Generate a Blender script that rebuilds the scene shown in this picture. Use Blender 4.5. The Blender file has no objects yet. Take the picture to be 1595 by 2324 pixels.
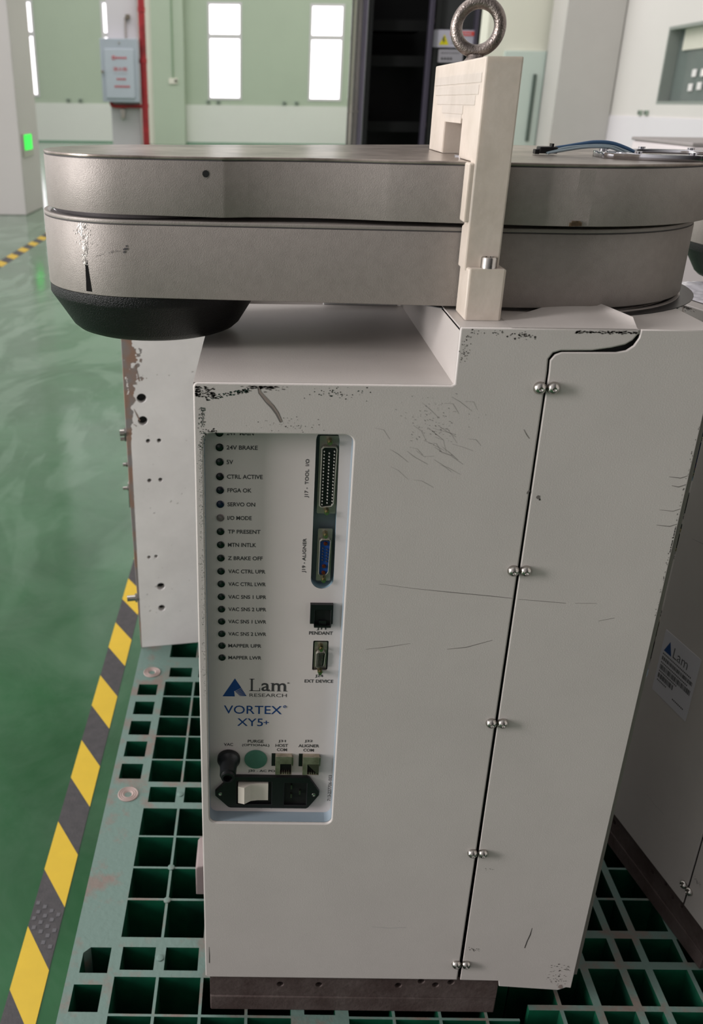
import bpy, bmesh, math, random
from mathutils import Vector, Matrix, noise
S = bpy.context.scene
COL = S.collection
R = random.Random(7)

# ------------------------------------------------------------------ camera
FP, PX, PY, W, H = 2020.0, 592.0, 1162.0, 1595.0, 2324.0
th = math.atan((1162 - 228) / 2020.0); rl = 0.0126
Fv = Vector((0, math.cos(th), -math.sin(th))); Rv = Vector((1, 0, 0)); Dv = Vector((0, -math.sin(th), -math.cos(th)))
ix = math.cos(rl) * Rv - math.sin(rl) * Dv; iy = math.sin(rl) * Rv + math.cos(rl) * Dv
cd = bpy.data.cameras.new('camera'); cam = bpy.data.objects.new('camera', cd); COL.objects.link(cam)
cam.matrix_world = Matrix(((ix.x, -iy.x, -Fv.x, 0), (ix.y, -iy.y, -Fv.y, -0.60), (ix.z, -iy.z, -Fv.z, 1.0), (0, 0, 0, 1)))
cd.sensor_fit = 'VERTICAL'; cd.sensor_height = 36; cd.sensor_width = 36 * W / H
cd.lens = FP / H * 36
cd.shift_x = (W / 2 - PX) / H; cd.shift_y = 0.0
cd.clip_start = 0.02; cd.clip_end = 100
cd.dof.use_dof = True; cd.dof.focus_distance = 0.72; cd.dof.aperture_fstop = 11.0
S.camera = cam

# ------------------------------------------------------------------ light
S.view_settings.view_transform = 'Standard'; S.view_settings.look = 'None'
S.view_settings.gamma = 1.0; S.view_settings.use_curve_mapping = False
S.view_settings.exposure = 0.0
w = bpy.data.worlds.new('hall_light'); S.world = w; w.use_nodes = True
nt = w.node_tree; nt.nodes.clear()
tc = nt.nodes.new('ShaderNodeTexCoord'); dot = nt.nodes.new('ShaderNodeVectorMath'); dot.operation = 'DOT_PRODUCT'
dot.inputs[1].default_value = (-0.86, 0.40, 0.10)
mr = nt.nodes.new('ShaderNodeMapRange'); mr.inputs[1].default_value = -0.75; mr.inputs[2].default_value = 0.95
mr.inputs[3].default_value = 0.12; mr.inputs[4].default_value = 1.25
pw = nt.nodes.new('ShaderNodeMath'); pw.operation = 'POWER'; pw.inputs[1].default_value = 1.9
bg = nt.nodes.new('ShaderNodeBackground'); bg.inputs[0].default_value = (1.0, 0.955, 0.955, 1)
wo = nt.nodes.new('ShaderNodeOutputWorld')
nt.links.new(tc.outputs['Generated'], dot.inputs[0]); nt.links.new(dot.outputs['Value'], mr.inputs[0])
nt.links.new(mr.outputs[0], pw.inputs[0]); nt.links.new(pw.outputs[0], bg.inputs[1]); nt.links.new(bg.outputs[0], wo.inputs[0])

def area(name, loc, target, sx, sy, power, col=(1, 1, 1)):
    l = bpy.data.lights.new(name, 'AREA'); l.shape = 'RECTANGLE'; l.size = sx; l.size_y = sy; l.energy = power; l.color = col
    o = bpy.data.objects.new(name, l); COL.objects.link(o); o.location = loc
    o.rotation_euler = (Vector(target) - Vector(loc)).to_track_quat('-Z', 'Y').to_euler()
    return o
area('window_light_left', (-5.0, -1.25, 1.7), (0.1, 0.1, 0.6), 0.7, 2.6, 275, (1.0, 0.955, 0.955))
area('hall_back_fill', (-1.5, 13.0, 7.5), (0, 19.0, 0), 9, 7, 620, (1.0, 0.98, 0.96))  # added fill lamp, brightens the back wall and far floor
area('hall_mid_fill', (-2.5, 2.5, 6.5), (-2, 8.0, 0), 5, 4, 200, (1.0, 0.98, 0.97))  # added fill above the mid hall, lifts the columns

# ------------------------------------------------------------------ materials
def lin(c):
    return tuple(((x / 255) / 12.92 if x / 255 <= 0.04045 else ((x / 255 + 0.055) / 1.055) ** 2.4) for x in c)
MATS = {}
def mat(name, rgb, rough=0.5, metal=0.0, var=0.0, scale=8.0, bump=0.0, bscale=200.0, emit=0, alpha=None, trans=0, spec=0.5, var2=None, stretch=None, thr=(0.35, 0.65), sss=0):
    if name in MATS: return MATS[name]
    m = bpy.data.materials.new(name); m.use_nodes = True; n = m.node_tree; b = n.nodes['Principled BSDF']
    c = lin(rgb) + (1,)
    b.inputs['Base Color'].default_value = c; b.inputs['Roughness'].default_value = rough; b.inputs['Metallic'].default_value = metal
    b.inputs['Specular IOR Level'].default_value = spec
    if trans: b.inputs['Transmission Weight'].default_value = trans
    if sss:
        b.inputs['Subsurface Weight'].default_value = sss; b.inputs['Subsurface Radius'].default_value = (0.01, 0.009, 0.008); b.inputs['Subsurface Scale'].default_value = 0.6
    if emit:
        b.inputs['Emission Color'].default_value = c; b.inputs['Emission Strength'].default_value = emit
    t = n.nodes.new('ShaderNodeTexCoord'); mp = n.nodes.new('ShaderNodeMapping'); n.links.new(t.outputs['Object'], mp.inputs[0])
    if stretch: mp.inputs['Scale'].default_value = stretch
    if var or var2:
        nz = n.nodes.new('ShaderNodeTexNoise'); nz.inputs['Scale'].default_value = scale; nz.inputs['Detail'].default_value = 6; nz.inputs['Roughness'].default_value = 0.62
        n.links.new(mp.outputs[0], nz.inputs['Vector'])
        rp = n.nodes.new('ShaderNodeValToRGB'); rp.color_ramp.elements[0].position = thr[0]; rp.color_ramp.elements[1].position = thr[1]
        rp.color_ramp.elements[1].color = c
        rp.color_ramp.elements[0].color = (lin(var2) + (1,)) if var2 else tuple(x * (1 - var) for x in c[:3]) + (1,)
        n.links.new(nz.outputs[0], rp.inputs[0]); n.links.new(rp.outputs[0], b.inputs['Base Color'])
        if emit: n.links.new(rp.outputs[0], b.inputs['Emission Color'])
    if bump:
        nb = n.nodes.new('ShaderNodeTexNoise'); nb.inputs['Scale'].default_value = bscale; nb.inputs['Detail'].default_value = 3
        n.links.new(mp.outputs[0], nb.inputs['Vector'])
        bp = n.nodes.new('ShaderNodeBump'); bp.inputs['Strength'].default_value = bump; bp.inputs['Distance'].default_value = 0.001
        n.links.new(nb.outputs[0], bp.inputs['Height']); n.links.new(bp.outputs[0], b.inputs['Normal'])
    MATS[name] = m; return m

WHITE = mat('white_powder_coat', (193, 187, 182), 0.42, var=0.05, scale=14, bump=0.10, bscale=900)
PLATEW = mat('plate_white_paint', (246, 243, 241), 0.5, var2=(232, 229, 227), scale=9, bump=0.05, bscale=300)
PANEL = mat('panel_white', (206, 198, 194), 0.4, var=0.03, scale=20)
RECESS = mat('recess_blue_grey', (140, 155, 165), 0.32, var=0.1, scale=9)
DARK = mat('dark_interior', (22, 26, 25), 0.7, var=0.2)
ARM = mat('arm_grey_paint', (149, 142, 136), 0.46, metal=0.3, var=0.10, scale=140, bump=0.25, bscale=1400, thr=(0.3, 0.6))
ARMTOP = mat('arm_top_metal', (176, 165, 155), 0.28, metal=0.6, var2=(118, 108, 100), scale=22, bump=0.1)
CHROME = mat('chrome', (200, 200, 205), 0.12, metal=1.0, var=0.1)
STEEL = mat('screw_steel', (190, 186, 180), 0.22, metal=1.0, var=0.15, scale=60)
EYE = mat('eye_bolt_steel', (158, 148, 142), 0.36, metal=1.0, var2=(112, 104, 99), scale=70, bump=0.5, bscale=700)
BRASS = mat('gold_thread', (196, 186, 150), 0.25, metal=1.0, var=0.2, scale=90)
BLACKP = mat('black_textured_plastic', (8, 9, 10), 0.42, var=0.2, scale=40, spec=0.35, bump=0.7, bscale=1100)
BLACK = mat('black_plastic', (16, 17, 19), 0.35, var=0.2, scale=30)
INK = mat('dark_grey_ink', (62, 60, 62), 0.6, var=0.1)
BLUE = mat('logo_blue', (14, 60, 122), 0.5, var=0.08, scale=60)
NYLON = mat('white_nylon', (208, 197, 185), 0.45, var2=(196, 185, 172), scale=30, bump=0.25, bscale=120, sss=0.25)
TEAL = mat('worn_green_deck', (98, 122, 114), 0.55, var2=(116, 106, 98), scale=26, bump=0.5, bscale=160, thr=(0.36, 0.50))
PGREEN = mat('pallet_green_plastic', (10, 84, 58), 0.45, var2=(6, 50, 36), scale=14, bump=0.3, bscale=90)
RUST = mat('primer_brown_steel', (86, 76, 73), 0.65, spec=0.3, var2=(66, 54, 51), scale=30, bump=0.5, bscale=220)
MINT = mat('mint_wall_paint', (180, 194, 174), 0.6, var=0.06, scale=0.4)
MINTL = mat('pale_mint_wall_paint', (224, 227, 220), 0.6, var=0.05, scale=0.4)
WALLW = mat('off_white_wall_paint', (224, 220, 216), 0.6, var=0.04, scale=0.5)
CREAM = mat('cream_plaster', (226, 224, 210), 0.6, var=0.04, scale=0.5)
GLOW = mat('overcast_sky_glow', (250, 246, 250), 0.5, var=0.05, scale=0.6, emit=2.2)
ALU = mat('anodised_aluminium', (158, 152, 172), 0.35, metal=0.7, var=0.1, scale=5)
RACKB = mat('rack_black', (48, 50, 51), 0.5, var=0.3, scale=3)
RED = mat('red_pipe_paint', (170, 40, 46), 0.4, var2=(120, 24, 28), scale=4)
BOXG = mat('cabinet_grey_enamel', (170, 178, 188), 0.35, var=0.05, scale=3)

# ------------------------------------------------------------------ mesh helpers
class MB:
    def __init__(s): s.v = []; s.f = []; s.m = []; s.mats = []; s.flat = set()
    def mi(s, m):
        if m not in s.mats: s.mats.append(m)
        return s.mats.index(m)
    def add(s, vs, fs, m):
        o = len(s.v); k = s.mi(m); s.v += [tuple(x) for x in vs]
        for f in fs: s.f.append([o + i for i in f]); s.m.append(k)
    def bm(s, b, m):
        b.verts.index_update(); b.normal_update(); o = len(s.f)
        s.flat |= {o + i for i, f in enumerate(b.faces) if max(abs(c) for c in f.normal) > .99995}; s.add([v.co[:] for v in b.verts], [[v.index for v in f.verts] for f in b.faces], m); b.free()
    def box(s, x0, x1, y0, y1, z0, z1, m, bev=0.0, seg=2):
        b = bmesh.new(); bmesh.ops.create_cube(b, size=1)
        for v in b.verts: v.co = Vector(((x0 + x1) / 2 + v.co.x * (x1 - x0), (y0 + y1) / 2 + v.co.y * (y1 - y0), (z0 + z1) / 2 + v.co.z * (z1 - z0)))
        if bev: bmesh.ops.bevel(b, geom=list(b.edges), offset=bev, segments=seg, profile=0.5, affect='EDGES', clamp_overlap=True)
        s.bm(b, m)
    def plate(s, out, holes, lo, hi, m, ax='xz', bev=0.0, seg=2, sidem=None):
        """outline with holes, extruded from lo to hi along the third axis"""
        b = bmesh.new(); es = []
        for loop in [out] + list(holes):
            vs = [b.verts.new((p[0], p[1], 0)) for p in loop]
            es += [b.edges.new((vs[i], vs[(i + 1) % len(vs)])) for i in range(len(vs))]
        bmesh.ops.triangle_fill(b, edges=es, use_beauty=True, use_dissolve=False)
        bmesh.ops.dissolve_limit(b, angle_limit=0.01, verts=[], edges=[e for e in b.edges if len(e.link_faces) == 2])
        cap = list(b.faces)
        r = bmesh.ops.extrude_face_region(b, geom=cap)
        for g in r['geom']:
            if isinstance(g, bmesh.types.BMVert): g.co.z = 1
        bmesh.ops.recalc_face_normals(b, faces=b.faces)
        for v in b.verts: v.co.z = lo + (hi - lo) * v.co.z
        if bev:
            rim = [e for e in b.edges if len(e.link_faces) == 2 and (abs(e.link_faces[0].normal.z) > .9) != (abs(e.link_faces[1].normal.z) > .9)]
            bmesh.ops.bevel(b, geom=rim, offset=bev, segments=seg, profile=0.5, affect='EDGES', clamp_overlap=True)
        for v in b.verts:
            x, y, z = v.co
            v.co = {'xz': (x, z, y), 'xy': (x, y, z), 'yz': (z, x, y)}[ax]
        if ax == 'xz': bmesh.ops.reverse_faces(b, faces=b.faces)
        s.bm(b, m)
    def cyl(s, p0, p1, r0, r1, m, n=24, caps=True):
        p0 = Vector(p0); p1 = Vector(p1); d = (p1 - p0).normalized(); u = d.orthogonal().normalized(); w2 = d.cross(u)
        vs = []
        for p, r in ((p0, r0), (p1, r1)):
            for i in range(n):
                a = 2 * math.pi * i / n; vs.append(p + u * math.cos(a) * r + w2 * math.sin(a) * r)
        fs = [[i, (i + 1) % n, n + (i + 1) % n, n + i] for i in range(n)]
        if caps: fs += [list(range(n))[::-1], list(range(n, 2 * n))]
        s.add(vs, fs, m)
    def lathe(s, o, axis, prof, m, n=40):
        """prof: list of (radius, distance along axis)"""
        o = Vector(o); d = Vector(axis).normalized(); u = d.orthogonal().normalized(); w2 = d.cross(u); vs = []; fs = []
        for r, h in prof:
            for i in range(n):
                a = 2 * math.pi * i / n; vs.append(o + d * h + (u * math.cos(a) + w2 * math.sin(a)) * r)
        for k in range(len(prof) - 1):
            for i in range(n): fs.append([k * n + i, k * n + (i + 1) % n, (k + 1) * n + (i + 1) % n, (k + 1) * n + i])
        if prof[0][0] > 1e-6: fs.append(list(range(n))[::-1])
        if prof[-1][0] > 1e-6: fs.append([(len(prof) - 1) * n + i for i in range(n)])
        s.add(vs, fs, m)
    def tube(s, pts, r, m, n=10):
        P = [Vector(p) for p in pts]; Q = []
        for i in range(len(P) - 1):                       # catmull-rom
            a, b, c, d = P[max(i - 1, 0)], P[i], P[i + 1], P[min(i + 2, len(P) - 1)]
            for k in range(8):
                t = k / 8; Q.append(0.5 * ((2 * b) + (c - a) * t + (2 * a - 5 * b + 4 * c - d) * t * t + (3 * b - a - 3 * c + d) * t ** 3))
        Q.append(P[-1]); vs = []; fs = []; u = (Q[1] - Q[0]).orthogonal().normalized()
        for i, q in enumerate(Q):
            d = (Q[min(i + 1, len(Q) - 1)] - Q[max(i - 1, 0)]).normalized(); u = (u - d * u.dot(d)).normalized(); w2 = d.cross(u)
            for k in range(n):
                a = 2 * math.pi * k / n; vs.append(q + (u * math.cos(a) + w2 * math.sin(a)) * r)
        for i in range(len(Q) - 1):
            for k in range(n): fs.append([i * n + k, i * n + (k + 1) % n, (i + 1) * n + (k + 1) % n, (i + 1) * n + k])
        fs += [list(range(n))[::-1], [(len(Q) - 1) * n + k for k in range(n)]]
        s.add(vs, fs, m)
    def torus(s, c, axis, R0, r, m, n=56, k=18, squash=1.0):
        c = Vector(c); d = Vector(axis).normalized(); up = Vector((0, 0, 1)); u = (up - d * up.dot(d)).normalized(); w2 = d.cross(u); vs = []; fs = []
        for i in range(n):
            a = 2 * math.pi * i / n; e = u * math.cos(a) + w2 * math.sin(a)
            for j in range(k):
                b = 2 * math.pi * j / k; vs.append(c + e * (R0 + r * math.cos(b)) + d * r * squash * math.sin(b))
        for i in range(n):
            for j in range(k): fs.append([i * k + j, i * k + (j + 1) % k, ((i + 1) % n) * k + (j + 1) % k, ((i + 1) % n) * k + j])
        s.add(vs, fs, m)
    def flake(s, x, z, r, m, y=-0.00012, el=1.0, ang=0.0, rough=0.45):
        n = R.randint(6, 9); pts = []
        for i in range(n):
            a = 2 * math.pi * i / n; q = r * (1 - rough * R.random()); px, pz = q * math.cos(a) * el, q * math.sin(a)
            pts.append((x + px * math.cos(ang) - pz * math.sin(ang), y, z + px * math.sin(ang) + pz * math.cos(ang)))
        s.add(pts, [list(range(n))], m)
    def streak(s, pts, wd, m, y=-0.00012):
        n = len(pts); vs = []
        for i, (x, z) in enumerate(pts):
            a = pts[max(i - 1, 0)]; b = pts[min(i + 1, n - 1)]; d = Vector((b[0] - a[0], b[1] - a[1])).normalized()
            ww = wd * (0.25 + 0.75 * math.sin(math.pi * (i + .3) / n)) * R.uniform(.6, 1.1)
            vs += [(x - d.y * ww, y, z + d.x * ww), (x + d.y * ww, y, z - d.x * ww)]
        s.add(vs, [[2 * i, 2 * i + 1, 2 * i + 3, 2 * i + 2] for i in range(n - 1)], m)
    def build(s, name, parent=None, loc=(0, 0, 0), smooth=35, root=None):
        """vertices are given in world space; loc (or the parent's place) is taken off"""
        me = bpy.data.meshes.new(name); o = bpy.data.objects.new(name, me); COL.objects.link(o)
        if parent is not None:
            o.parent = parent; org = Vector(parent.get('org', (0, 0, 0))); o['org'] = tuple(org)
        else:
            org = Vector(loc); o.location = org; o['org'] = tuple(org)
        me.from_pydata([tuple(Vector(v) - org) for v in s.v], [], s.f)
        for m in s.mats: me.materials.append(m)
        for p, k in zip(me.polygons, s.m): p.material_index = k
        me.update()
        me.shade_smooth(); me.set_sharp_from_angle(angle=math.radians(smooth))
        for i in s.flat: me.polygons[i].use_smooth = False
        return o
def tag(o, label=None, cat=None, group=None, kind=None):
    if label: o['label'] = label
    if cat: o['category'] = cat
    if group: o['group'] = group
    if kind: o['kind'] = kind
    return o
def empty(name, loc):
    o = bpy.data.objects.new(name, None); COL.objects.link(o); o.location = loc; o['org'] = tuple(loc); o.empty_display_size = 0.05
    return o
def arc(cx, cy, r, a0, a1, n=16):
    return [(cx + r * math.cos(math.radians(a0 + (a1 - a0) * i / n)), cy + r * math.sin(math.radians(a0 + (a1 - a0) * i / n))) for i in range(n + 1)]
def rrect(x0, x1, z0, z1, r, n=5):
    return arc(x1 - r, z1 - r, r, 0, 90, n) + arc(x0 + r, z1 - r, r, 90, 180, n) + arc(x0 + r, z0 + r, r, 180, 270, n) + arc(x1 - r, z0 + r, r, 270, 360, n)
_tc = {}
def glyphs(t, bold):
    if (t, bold) in _tc: return _tc[(t, bold)]
    c = bpy.data.curves.new('t', 'FONT'); c.body = t; c.offset = bold; c.resolution_u = 3
    o = bpy.data.objects.new('t', c); COL.objects.link(o); bpy.context.view_layer.update()
    me = bpy.data.meshes.new_from_object(o.evaluated_get(bpy.context.evaluated_depsgraph_get()))
    vs = [(v.co.x, v.co.y) for v in me.vertices]; fs = [list(p.vertices) for p in me.polygons]
    bpy.data.objects.remove(o); bpy.data.curves.remove(c); bpy.data.meshes.remove(me)
    _tc[(t, bold)] = (vs, fs); return vs, fs
def text(mb, t, x0, x1, zc, h, y, m, bold=0.018, vertical=False, xf=None):
    """letters of height h centred on zc, spanning x0..x1 (vertical: z from x0 up to x1 at x = zc)"""
    vs, fs = glyphs(t, bold)
    if not vs: return
    a0 = min(v[0] for v in vs); a1 = max(v[0] for v in vs); b0 = min(v[1] for v in vs); b1 = max(v[1] for v in vs)
    sx = (x1 - x0) / (a1 - a0); sy = h / (b1 - b0); out = []
    for a, b in vs:
        p = x0 + (a - a0) * sx; q = (b - (b0 + b1) / 2) * sy
        P = (zc - q, y, p) if vertical else (p, y, zc + q)
        out.append(xf(P) if xf else P)
    mb.add(out, fs, m)
def word(parent, name, *a, **k):
    b = MB(); text(b, *a, **k); return b.build(name, parent)
def copy_tree(o, parent=None):
    c = o.copy(); COL.objects.link(c); c.parent = parent
    for ch in o.children: copy_tree(ch, c)
    return c

# ------------------------------------------------------------------ the setting
def floor_mat():
    m = bpy.data.materials.new('green_epoxy_floor'); m.use_nodes = True; n = m.node_tree; b = n.nodes['Principled BSDF']
    L = n.links.new; N = n.nodes.new
    t = N('ShaderNodeTexCoord')
    def ns(scale, det, rg, dist=0.0, st=None):
        mp = N('ShaderNodeMapping'); L(t.outputs['Object'], mp.inputs[0])
        if st: mp.inputs['Scale'].default_value = st
        z = N('ShaderNodeTexNoise'); z.inputs['Scale'].default_value = scale; z.inputs['Detail'].default_value = det; z.inputs['Roughness'].default_value = rg; z.inputs['Distortion'].default_value = dist
        L(mp.outputs[0], z.inputs[0]); return z.outputs[0]
    def ramp(x, a, b2, c0=(0, 0, 0, 1), c1=(1, 1, 1, 1)):
        r = N('ShaderNodeValToRGB'); r.color_ramp.elements[0].position = a; r.color_ramp.elements[1].position = b2
        r.color_ramp.elements[0].color = c0; r.color_ramp.elements[1].color = c1; L(x, r.inputs[0]); return r.outputs[0]
    base = ramp(ns(1.6, 5, .6, .6), .38, .66, lin((5, 68, 28)) + (1,), lin((18, 88, 42)) + (1,))
    # pale dusty film and wiped swirls; far paleness paints in reflection and hall light
    sep = N('ShaderNodeSeparateXYZ'); L(t.outputs['Object'], sep.inputs[0])
    far = N('ShaderNodeMapRange'); far.inputs[1].default_value = 0.3; far.inputs[2].default_value = 3.6; far.inputs[3].default_value = 0.0; far.inputs[4].default_value = 0.62; L(sep.outputs[1], far.inputs[0])
    film = ramp(ns(3.0, 8, .68, 1.2), .36, .64)
    sw = ramp(ns(2.2, 3, .5, 3.5, (1, .45, 1)), .50, .60)
    a = N('ShaderNodeMath'); a.operation = 'MULTIPLY'; L(film, a.inputs[0]); a.inputs[1].default_value = 0.10
    a2 = N('ShaderNodeMath'); a2.operation = 'MULTIPLY'; L(sw, a2.inputs[0]); L(far.outputs[0], a2.inputs[1]); a2b = N('ShaderNodeMath'); a2b.operation = 'MULTIPLY'; L(a2.outputs[0], a2b.inputs[0]); a2b.inputs[1].default_value = 0.42
    a3 = N('ShaderNodeMath'); a3.operation = 'ADD'; L(a.outputs[0], a3.inputs[0]); L(a2b.outputs[0], a3.inputs[1])
    a4 = N('ShaderNodeMath'); a4.operation = 'MULTIPLY_ADD'; L(far.outputs[0], a4.inputs[0]); a4.inputs[1].default_value = 0.62; L(a3.outputs[0], a4.inputs[2]); a4.use_clamp = True
    mx = N('ShaderNodeMix'); mx.data_type = 'RGBA'; L(a4.outputs[0], mx.inputs['Factor']); L(base, mx.inputs['A']); mx.inputs['B'].default_value = lin((142, 168, 148)) + (1,)
    L(mx.outputs['Result'], b.inputs['Base Color'])
    b.inputs['Roughness'].default_value = 0.12; b.inputs['Specular IOR Level'].default_value = 0.32
    bp = N('ShaderNodeBump'); bp.inputs['Strength'].default_value = 0.05; bp.inputs['Distance'].default_value = 0.02; L(ns(7, 2, .5), bp.inputs['Height']); L(bp.outputs[0], b.inputs['Normal'])
    return m
b = MB(); b.box(-14, 9, -5, 23.6, -0.1, 0, floor_mat()); tag(b.build('floor'), kind='structure')

WY = 23.5
def win_rect(x0, x1, z0, z1): return [(x0, z0), (x1, z0), (x1, z1), (x0, z1)]
wins = [(-6.15, -5.55, 1.02, 3.10), (-3.95, -3.15, 1.02, 3.10), (-1.42, -0.60, 1.00, 3.10), (1.02, 1.84, 1.00, 3.09)]
b = MB()
b.plate([(-14, 0.885), (2.75, 0.885), (2.75, 7), (-14, 7)], [win_rect(*q) for q in wins], WY, WY + 0.3, MINT)
b.box(-14, 2.75, WY - 0.03, WY + 0.3, 0, 0.885, MINTL)
tag(b.build('wall_back'), kind='structure')
b = MB(); b.box(-14, 2.75, WY - 0.06, WY - 0.03, 0, 0.035, mat('dark_mint_skirting', (120, 160, 135), 0.5, var=0.1)); tag(b.build('baseboard_back'), kind='structure')
for i, (x0, x1, z0, z1) in enumerate(wins):
    f = MB(); t = 0.055
    f.plate(win_rect(x0, x1, z0, z1), [win_rect(x0 + t, x1 - t, z0 + t, 2.33), win_rect(x0 + t, x1 - t, 2.43, z1 - t)], WY - 0.02, WY + 0.08, mat('white_window_frame', (214, 212, 214), 0.5, var=0.05))
    o = tag(f.build('window_%d' % (i + 1), loc=((x0 + x1) / 2, WY, z0)), kind='structure')
    g = MB(); g.box(x0, x1, WY + 0.1, WY + 0.12, z0, z1, GLOW); g.build('pane', o)
b = MB(); b.box(-2.72, -1.97, WY - 0.45, WY, 0, 7, MINT); b.box(-2.9, -2.72, WY - 0.25, WY, 0, 7, CREAM); tag(b.build('trim_1'), kind='structure')  # cream box paints in the lit left side of the pilaster
# nearer end wall on the right with the pale door, and the side wall
b = MB(); b.box(2.75, 4.4, 12.0, 12.25, 0, 7, CREAM); b.box(2.75, 2.95, 12.25, 23.8, 0, 7, CREAM); tag(b.build('wall_right_end'), kind='structure')
iw = (9.02, 9.98, 1.01, 1.745)
b = MB(); b.plate([(-5, 0), (12.0, 0), (12.0, 7), (-5, 7)], [[(8.55, 1.01), (9.98, 1.01), (9.98, 1.745), (8.55, 1.745)]], 4.2, 4.45, WALLW, ax='yz')
b.box(4.19, 4.2, -5, 12.0, 0, 0.885, mat('pale_dado_paint', (232, 228, 232), 0.55, var=0.03, scale=.5)); tag(b.build('wall_right'), kind='structure')
# window in the right wall
f = MB(); t = 0.03
f.plate([(8.55, 1.01), (9.98, 1.01), (9.98, 1.745), (8.55, 1.745)], [[(8.58, 1.04), (9.95, 1.04), (9.95, 1.715), (8.58, 1.715)]], 4.20, 4.40, mat('grey_window_frame', (150, 156, 150), 0.4, var=0.05), ax='yz')
o = tag(f.build('window_5', loc=(4.2, 9.2, 1.01)), kind='structure')
g = MB(); g.box(4.32, 4.33, 8.58, 9.95, 1.04, 1.715, mat('dark_teal_glass', (112, 122, 118), 0.15, var=0.15, scale=2)); g.build('pane', o)
g = MB(); g.box(4.30, 4.315, 8.58, 9.80, 1.52, 1.715, CREAM); g.build('blind', o)
g = MB()
for (y, z) in ((9.42, 1.30), (9.22, 1.30), (9.45, 1.17), (9.25, 1.18)): g.box(4.305, 4.315, y - .05, y + .05, z - .035, z + .035, PLATEW, 0.005)
g.build('pane_reflection', o)  # white patches modelled in place of bright reflections on the glass
# door
d = MB(); d.box(2.98, 3.50, 11.93, 12.0, 0, 1.60, mat('mint_door_paint', (204, 216, 208), 0.45, var=0.05, scale=1), 0.005)
d.box(3.50, 3.56, 11.90, 12.0, 0, 1.60, mat('dark_door_jamb', (96, 112, 104), 0.5, var=0.1))
o = tag(d.build('door_1', loc=(3.24, 12, 0)), kind='structure')
d = MB(); d.box(3.365, 3.405, 11.90, 11.93, 0.56, 1.34, mat('door_slit_dark', (84, 98, 90), 0.4, var=0.1), 0.004); d.build('vision_slit', o)

def thing(mb, name, label, cat, loc, group=None):
    return tag(mb.build(name, loc=loc), label, cat, group)
b = MB(); b.box(-3.4, -2.22, 8.10, 8.82, 0, 7, mat('warm_white_column', (214, 208, 206), 0.5, var=0.04, scale=1.5), 0.01)
thing(b, 'column', 'square white hall column at the far left with a green light on its side', 'column', (-2.8, 8.46, 0))
b = MB(); b.box(-2.3, -1.86, 13.9, 14.4, 0, 7, mat('grey_white_column', (202, 198, 202), 0.5, var=0.04, scale=1.5), 0.01)
thing(b, 'column', 'square pale column carrying the wall cabinet and the red pipe', 'column', (-2.08, 14.15, 0))
b = MB(); b.box(3.50, 4.19, 11.3, 11.92, 0, 7, mat('grey_column', (196, 192, 188), 0.55, var=0.05, scale=1.5), 0.01)
thing(b, 'column', 'wide pale grey column in the right corner beside the mint door', 'column', (3.85, 11.6, 0))
b = MB(); b.box(-2.222, -2.205, 8.16, 8.52, 0.50, 0.70, mat('sign_frame', (190, 188, 176), 0.4, var=0.05), 0.004)
o = thing(b, 'exit_light', 'small green glowing exit light on the left column near the floor', 'light', (-2.21, 8.34, 0.5))
b = MB(); b.box(-2.206, -2.198, 8.20, 8.46, 0.56, 0.69, mat('green_glow', (40, 225, 70), 0.4, var=0.05, emit=1.2)); b.build('lit_face', o)

# fire cabinet, pipes
root = empty('fire_cabinet', (-2.1, 13.7, 0.955)); tag(root, 'light grey metal cabinet with red lettering hung on the pale column', 'cabinet')
x0, x1, z0, z1 = -2.375, -1.842, 0.955, 1.775
b = MB(); b.box(x0, x1, 13.68, 13.90, z0, z1, BOXG, 0.01); b.build('body', root)
b = MB(); b.plate([(x0, z0), (x1, z0), (x1, z1), (x0, z1)], [], 13.66, 13.68, BOXG, bev=0.008)
b.plate(rrect(x0 + .06, x1 - .06, z0 + .05, z1 - .13, .02), [], 13.645, 13.662, mat('cabinet_door_grey', (182, 190, 200), 0.35, var=0.04, scale=3), bev=0.006); dr = b.build('door', root)
b = MB(); b.cyl((x0 + .02, 13.66, 1.35), (x0 + .02, 13.63, 1.35), .02, .02, STEEL); b.build('latch', dr)
b = MB(); b.cyl((-2.1, 13.66, 1.72), (-2.1, 13.65, 1.72), .012, .012, STEEL); b.build('lock', dr)
b = MB(); REDI = mat('red_ink', (196, 60, 66), 0.5, var=0.1, scale=20); GREYI = mat('grey_ink', (140, 130, 140), 0.5, var=0.1)
text(b, '\u6d88\u706b\u6813', -2.20, -1.995, 1.385, 0.055, 13.643, REDI, 0.01); b.build('lettering', dr)
b = MB(); b.torus((-2.185, 13.643, 1.53), (0, 1, 0), .020, .006, REDI, 24, 6)
for k in range(4): b.box(-2.15 + k * .04, -2.122 + k * .04, 13.641, 13.643, 1.517, 1.54, REDI)
b.build('emblem', dr)
b = MB(); text(b, 'Fire Hydrant', -2.19, -2.0, 1.325, 0.018, 13.643, GREYI, 0.0); b.build('lettering', dr)
for n_, x_, st_, z0_, z1_ in ((4, -2.155, .035, 1.245, 1.265), (9, -2.19, .025, 1.148, 1.17)):
    b = MB()
    for k in range(n_): b.box(x_ + k * st_, x_ + k * st_ + st_ * .75, 13.641, 13.643, z0_, z1_, REDI)
    b.build('lettering', dr)
b = MB(); b.tube([(-1.785, 13.83, 0), (-1.785, 13.83, 0.5), (-1.785, 13.83, 2.0), (-1.785, 13.83, 5)], .05, RED, 16)
b.tube([(-1.785, 13.83, .90), (-2.0, 13.83, .90), (-2.24, 13.83, .90), (-2.28, 13.83, .94), (-2.28, 13.83, .95)], .028, RED, 12)
for z in (.905, 1.5, 2.15): b.cyl((-1.785, 13.83, z - .03), (-1.785, 13.83, z + .03), .056, .056, RED)
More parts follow.
